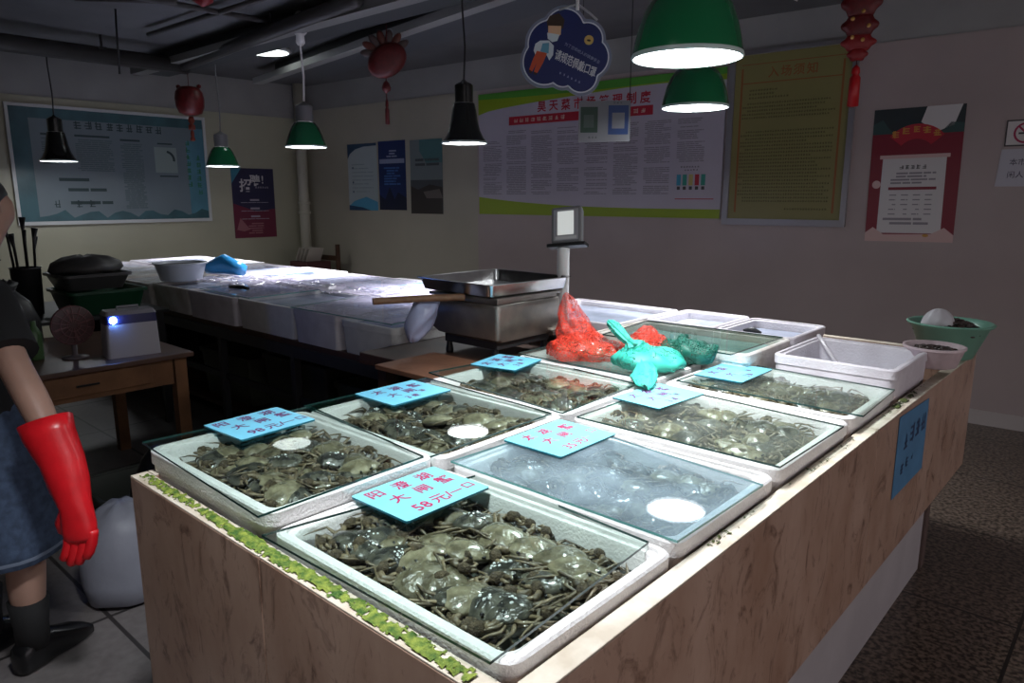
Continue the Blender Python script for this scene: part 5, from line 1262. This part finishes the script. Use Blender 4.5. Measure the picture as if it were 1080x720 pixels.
# ears, eyes
hc = nck+Fp*.035+V((0, 0, .155))
bpy.context.view_layer.update(); _pe = person.evaluated_get(bpy.context.evaluated_depsgraph_get())
def skin_at(p, d):      # point of the skin surface met when coming in along -d
    r = _pe.ray_cast(p-V(person.location)+d*.5, -d); return (r[1]+V(person.location)) if r[0] else p+d*.06
for s in (-1, 1):
    b = MB(); b.lathe([(.0005, -.012), (.016, -.008), (.02, 0), (.014, .01), (.0005, .012)], tuple(skin_at(hc-Fp*.005, Rp*s)+Rp*s*.002), 12, M=Matrix.Rotation(PI/2, 4, 'Y') @ Matrix.Scale(1.5, 4, (1, 0, 0))); b.build('ear', M_skin, person, smooth=True)
    b = MB(); b.lathe([(.0005, -.008), (.008, -.004), (.009, 0), (.006, .006), (.0005, .008)], tuple(skin_at(hc+Rp*s*.026+V((0, 0, .012)), Fp)-Fp*.005), 10); b.build('eye', mat('eye_dark', (.03, .02, .02), .2), person, smooth=True)
b = MB(); b.tube([skin_at(hc-V((0, 0, .052))-Rp*.02, Fp)-Fp*.002, skin_at(hc-V((0, 0, .053)), Fp)-Fp*.002, skin_at(hc-V((0, 0, .052))+Rp*.02, Fp)-Fp*.002], .0045, 6); b.build('mouth', mat('lips', (.35, .10, .09), .4), person, smooth=True)
# hair
b = MB(); L = []
for k in range(10):
    ph = PI*(k/9)*.62; L.append([hc-Fp*.018+V((0, 0, .012))+Rp*(.084*math.sin(ph)*math.cos(a))+Fp*(.098*math.sin(ph)*math.sin(a)-(.03 if k > 6 else 0))+V((0, 0, .105*math.cos(ph)+.004*math.sin(9*a))) for a in [2*PI*j/28 for j in range(28)]])
b.loft(L); b.tube([hc-Fp*.09, hc-Fp*.125-V((0, 0, .02)), hc-Fp*.12-V((0, 0, .09))], [.03, .038, .012], 10); b.build('hair', M_hair, person, smooth=True)
# black top: torso and sleeves
def ell(c, rw, rd, ax=Rp, fw=Fp, n=28, wob=0., tilt=0.): return [c+ax*(rw*math.cos(a)*(1+wob*math.sin(5*a+c.z*9)))+fw*(rd*math.sin(a))+V((0, 0, tilt*math.cos(a))) for a in [2*PI*j/n for j in range(n)]]
b = MB(); b.loft([ell(pel+V((0, 0, -.06)), .168, .128, wob=.03), ell(pel+V((0, 0, .06)), .165, .125, wob=.03), ell(wst, .158, .118, wob=.03), ell(che-V((0, 0, .02)), .18, .128), ell(che+V((0, 0, .08)), .185, .11), ell(che+V((0, 0, .125)), .15, .09), ell(nck-V((0, 0, .015)), .062, .062)], 0, False, False)
b.build('shirt', M_blackrub, person, smooth=True)
b = MB(); b.tube([shR-Rp*.05-V((0, 0, .01)), shR-Rp*.02-V((0, 0, .004)), shR+(elR-shR)*.15, shR+(elR-shR)*.35, shR+(elR-shR)*.7, shR+(elR-shR)*.93], [.02, .055, .068, .074, .076, .080], 18); b.build('sleeve', M_blackrub, person, smooth=True, angle=50)
e2 = che-Rp*.27+Fp*.02-V((0, 0, .18)); b = MB(); b.tube([shL+Rp*.05-V((0, 0, .01)), shL+Rp*.02-V((0, 0, .004)), shL+(e2-shL)*.15, shL+(e2-shL)*.4, shL+(e2-shL)*.9], [.02, .055, .068, .074, .074], 18); b.build('sleeve', M_blackrub, person, smooth=True, angle=50)
# denim skirt
b = MB(); L = []
for k, (z, w, d_) in enumerate(((.93, .155, .125), (.88, .175, .14), (.75, .20, .165), (.60, .215, .18), (.46, .225, .188), (.405, .228, .190), (.402, .222, .185))):
    c = V((PB.x-.012, PB.y-.01, z)); L.append(ell(c, w, d_, wob=.015*k/3))
b.loft(L, 0, False, False); sk = b.build('skirt', M_denim, person, smooth=True)
b = MB(); L = [ell(V((PB.x-.012, PB.y-.01, z)), w, d_, wob=.025) for z, w, d_ in ((.432, .2295, .1915), (.426, .2305, .1925), (.420, .2295, .1915))]; b.loft(L, 0, False, False); b.build('hem_seam', M_denims, sk, smooth=True)
# socks and shoes
for s in (1, -1):
    b = MB(); b.tube([P3(.105*s, -.006, .245), P3(.105*s, -.008, .16), P3(.105*s, -.01, .08)], [.062, .052, .050], 16); b.build('sock', M_blackrub, person, smooth=True)
    b = MB(); L = []
    for (fwd, w, h0, h1) in ((-.075, .02, .01, .07), (-.065, .038, .003, .10), (-.02, .046, .0, .125), (.04, .048, .0, .115), (.10, .052, .0, .085), (.15, .050, .0, .065), (.19, .038, .003, .042), (.205, .018, .01, .03)):
        c = P3(.105*s, fwd, (h0+h1)/2); L.append([c+Rp*(w*math.copysign(abs(math.cos(a))**.75, math.cos(a)))+V((0, 0, (h1-h0)/2*math.copysign(abs(math.sin(a))**.6, math.sin(a)))) for a in [2*PI*j/20 for j in range(20)]])
    b.loft(L); b.build('shoe', mat('shoe_black', (.008, .008, .009), .25), person, smooth=True)
# long red rubber glove on the right hand
c0 = V((-2.378, .603, .905)); c1 = V((-2.312, .616, .795)); wr = V((-2.245, .618, .675)); kn = V((-2.225, .615, .585)); tp_ = V((-2.222, .600, .49))
def ring(c, d, rw, rd, n=28, w=0., ph=0.):
    d = d.normalized(); side = V((.80, .60, 0)); side = (side-d*side.dot(d)).normalized(); o_ = d.cross(side)
    return [c+side*(rw*math.cos(a)*(1+w*math.sin(4*a+ph)))+o_*(rd*math.sin(a)) for a in [2*PI*j/n for j in range(n)]]
dr = (kn-c0)
b = MB(); L = [ring(c0-dr.normalized()*.0, dr, .074, .062, w=.05), ring(c0, dr, .078, .066, w=.05), ring(c0+dr*.12, dr, .073, .062, w=.03), ring(c1, dr, .064, .052, w=.03, ph=1), ring(c1+(wr-c1)*.5, dr, .058, .046, w=.05, ph=2), ring(wr, dr, .047, .036, w=.04), ring(wr+(kn-wr)*.35, dr, .050, .030), ring(wr+(kn-wr)*.7, dr, .053, .029), ring(kn, kn-wr, .050, .026), ring(kn+(kn-wr)*.15, kn-wr, .040, .018)]
b.loft([ring(c0+dr.normalized()*.004, dr, .070, .058, w=.05)]+L, 0, False, True)
gl = b.build('glove', M_glove, person, smooth=True)
sd = V((.80, .60, 0)); dd = (tp_-kn).normalized(); pin = V((-.60, .80, 0))     # pin: the way the fingers curl, away from the camera
for k, (off, ln) in enumerate(((-.034, .072), (-.011, .084), (.012, .080), (.034, .064))):
    p0 = kn+sd*off-dd*.012; p1 = p0+dd*(ln*.45)-sd*.001; p2 = p1+dd*(ln*.36)-sd*.005; p3 = p2+dd*(ln*.28)-sd*.009
    b = MB(); b.tube([p0-dd*.012, p0, p1, p1+(p2-p1)*.5, p2, p3, p3+(p3-p2)*.25], [.0155, .0165, .0160, .0150, .0150, .0135, .006], 12); b.build('finger', M_glove, gl, smooth=True)
q0 = wr+(kn-wr)*.25-sd*.034; q1 = q0-sd*.022+dd*.034+pin*.012; q2 = q1-sd*.002+dd*.032+pin*.014; b = MB(); b.tube([q0-dd*.012, q0, q1, q2, q2+dd*.01], [.020, .020, .0175, .0150, .006], 12); b.build('thumb', M_glove, gl, smooth=True)
# left hand glove
lw = che-Rp*.34+Fp*.17-V((0, 0, .31)); le = che-Rp*.34+Fp*.10-V((0, 0, .28)); ld = (lw-le).normalized()
b = MB(); b.tube([le-ld*.05, le, lw, lw+ld*.05, lw+ld*.09], [.055, .050, .034, .038, .030], 16); g2 = b.build('glove', M_glove, person, smooth=True)
for k in range(4):
    o_ = Rp*(.024-.016*k); b = MB(); p = lw+ld*.085+o_; b.tube([p, p+ld*.03-V((0, 0, .01)), p+ld*.045-V((0, 0, .03)), p+ld*.048-V((0, 0, .045))], [.012, .012, .010, .005], 10); b.build('finger', M_glove, g2, smooth=True)
p = lw+ld*.04+Rp*.03; b = MB(); b.tube([p, p+Rp*.02+ld*.02, p+Rp*.025+ld*.045], [.014, .013, .006], 10); b.build('thumb', M_glove, g2, smooth=True)

# ------------------------------------------------------------------ daylight from the open side, exposure
w = bpy.data.worlds.new('world'); SC.world = w; w.use_nodes = True
bg = w.node_tree.nodes['Background']; bg.inputs[0].default_value = (.92, .84, .88, 1); bg.inputs[1].default_value = .42
SC.view_settings.view_transform = 'Standard'; SC.view_settings.look = 'None'; SC.view_settings.gamma = 1.; SC.view_settings.use_curve_mapping = False
SC.view_settings.exposure = 1.0
SC.cycles.max_bounces = 10; SC.cycles.transparent_max_bounces = 16; SC.cycles.caustics_reflective = False; SC.cycles.caustics_refractive = False
SC.cycles.sample_clamp_indirect = 4.
for k in (full, plain):
    for i, (o, p) in enumerate(k):
        if (k is full, i) not in {(bool(a), b_) for a, b_ in used}:
            for ch_ in list(o.children): bpy.data.objects.remove(ch_)
            bpy.data.objects.remove(o)
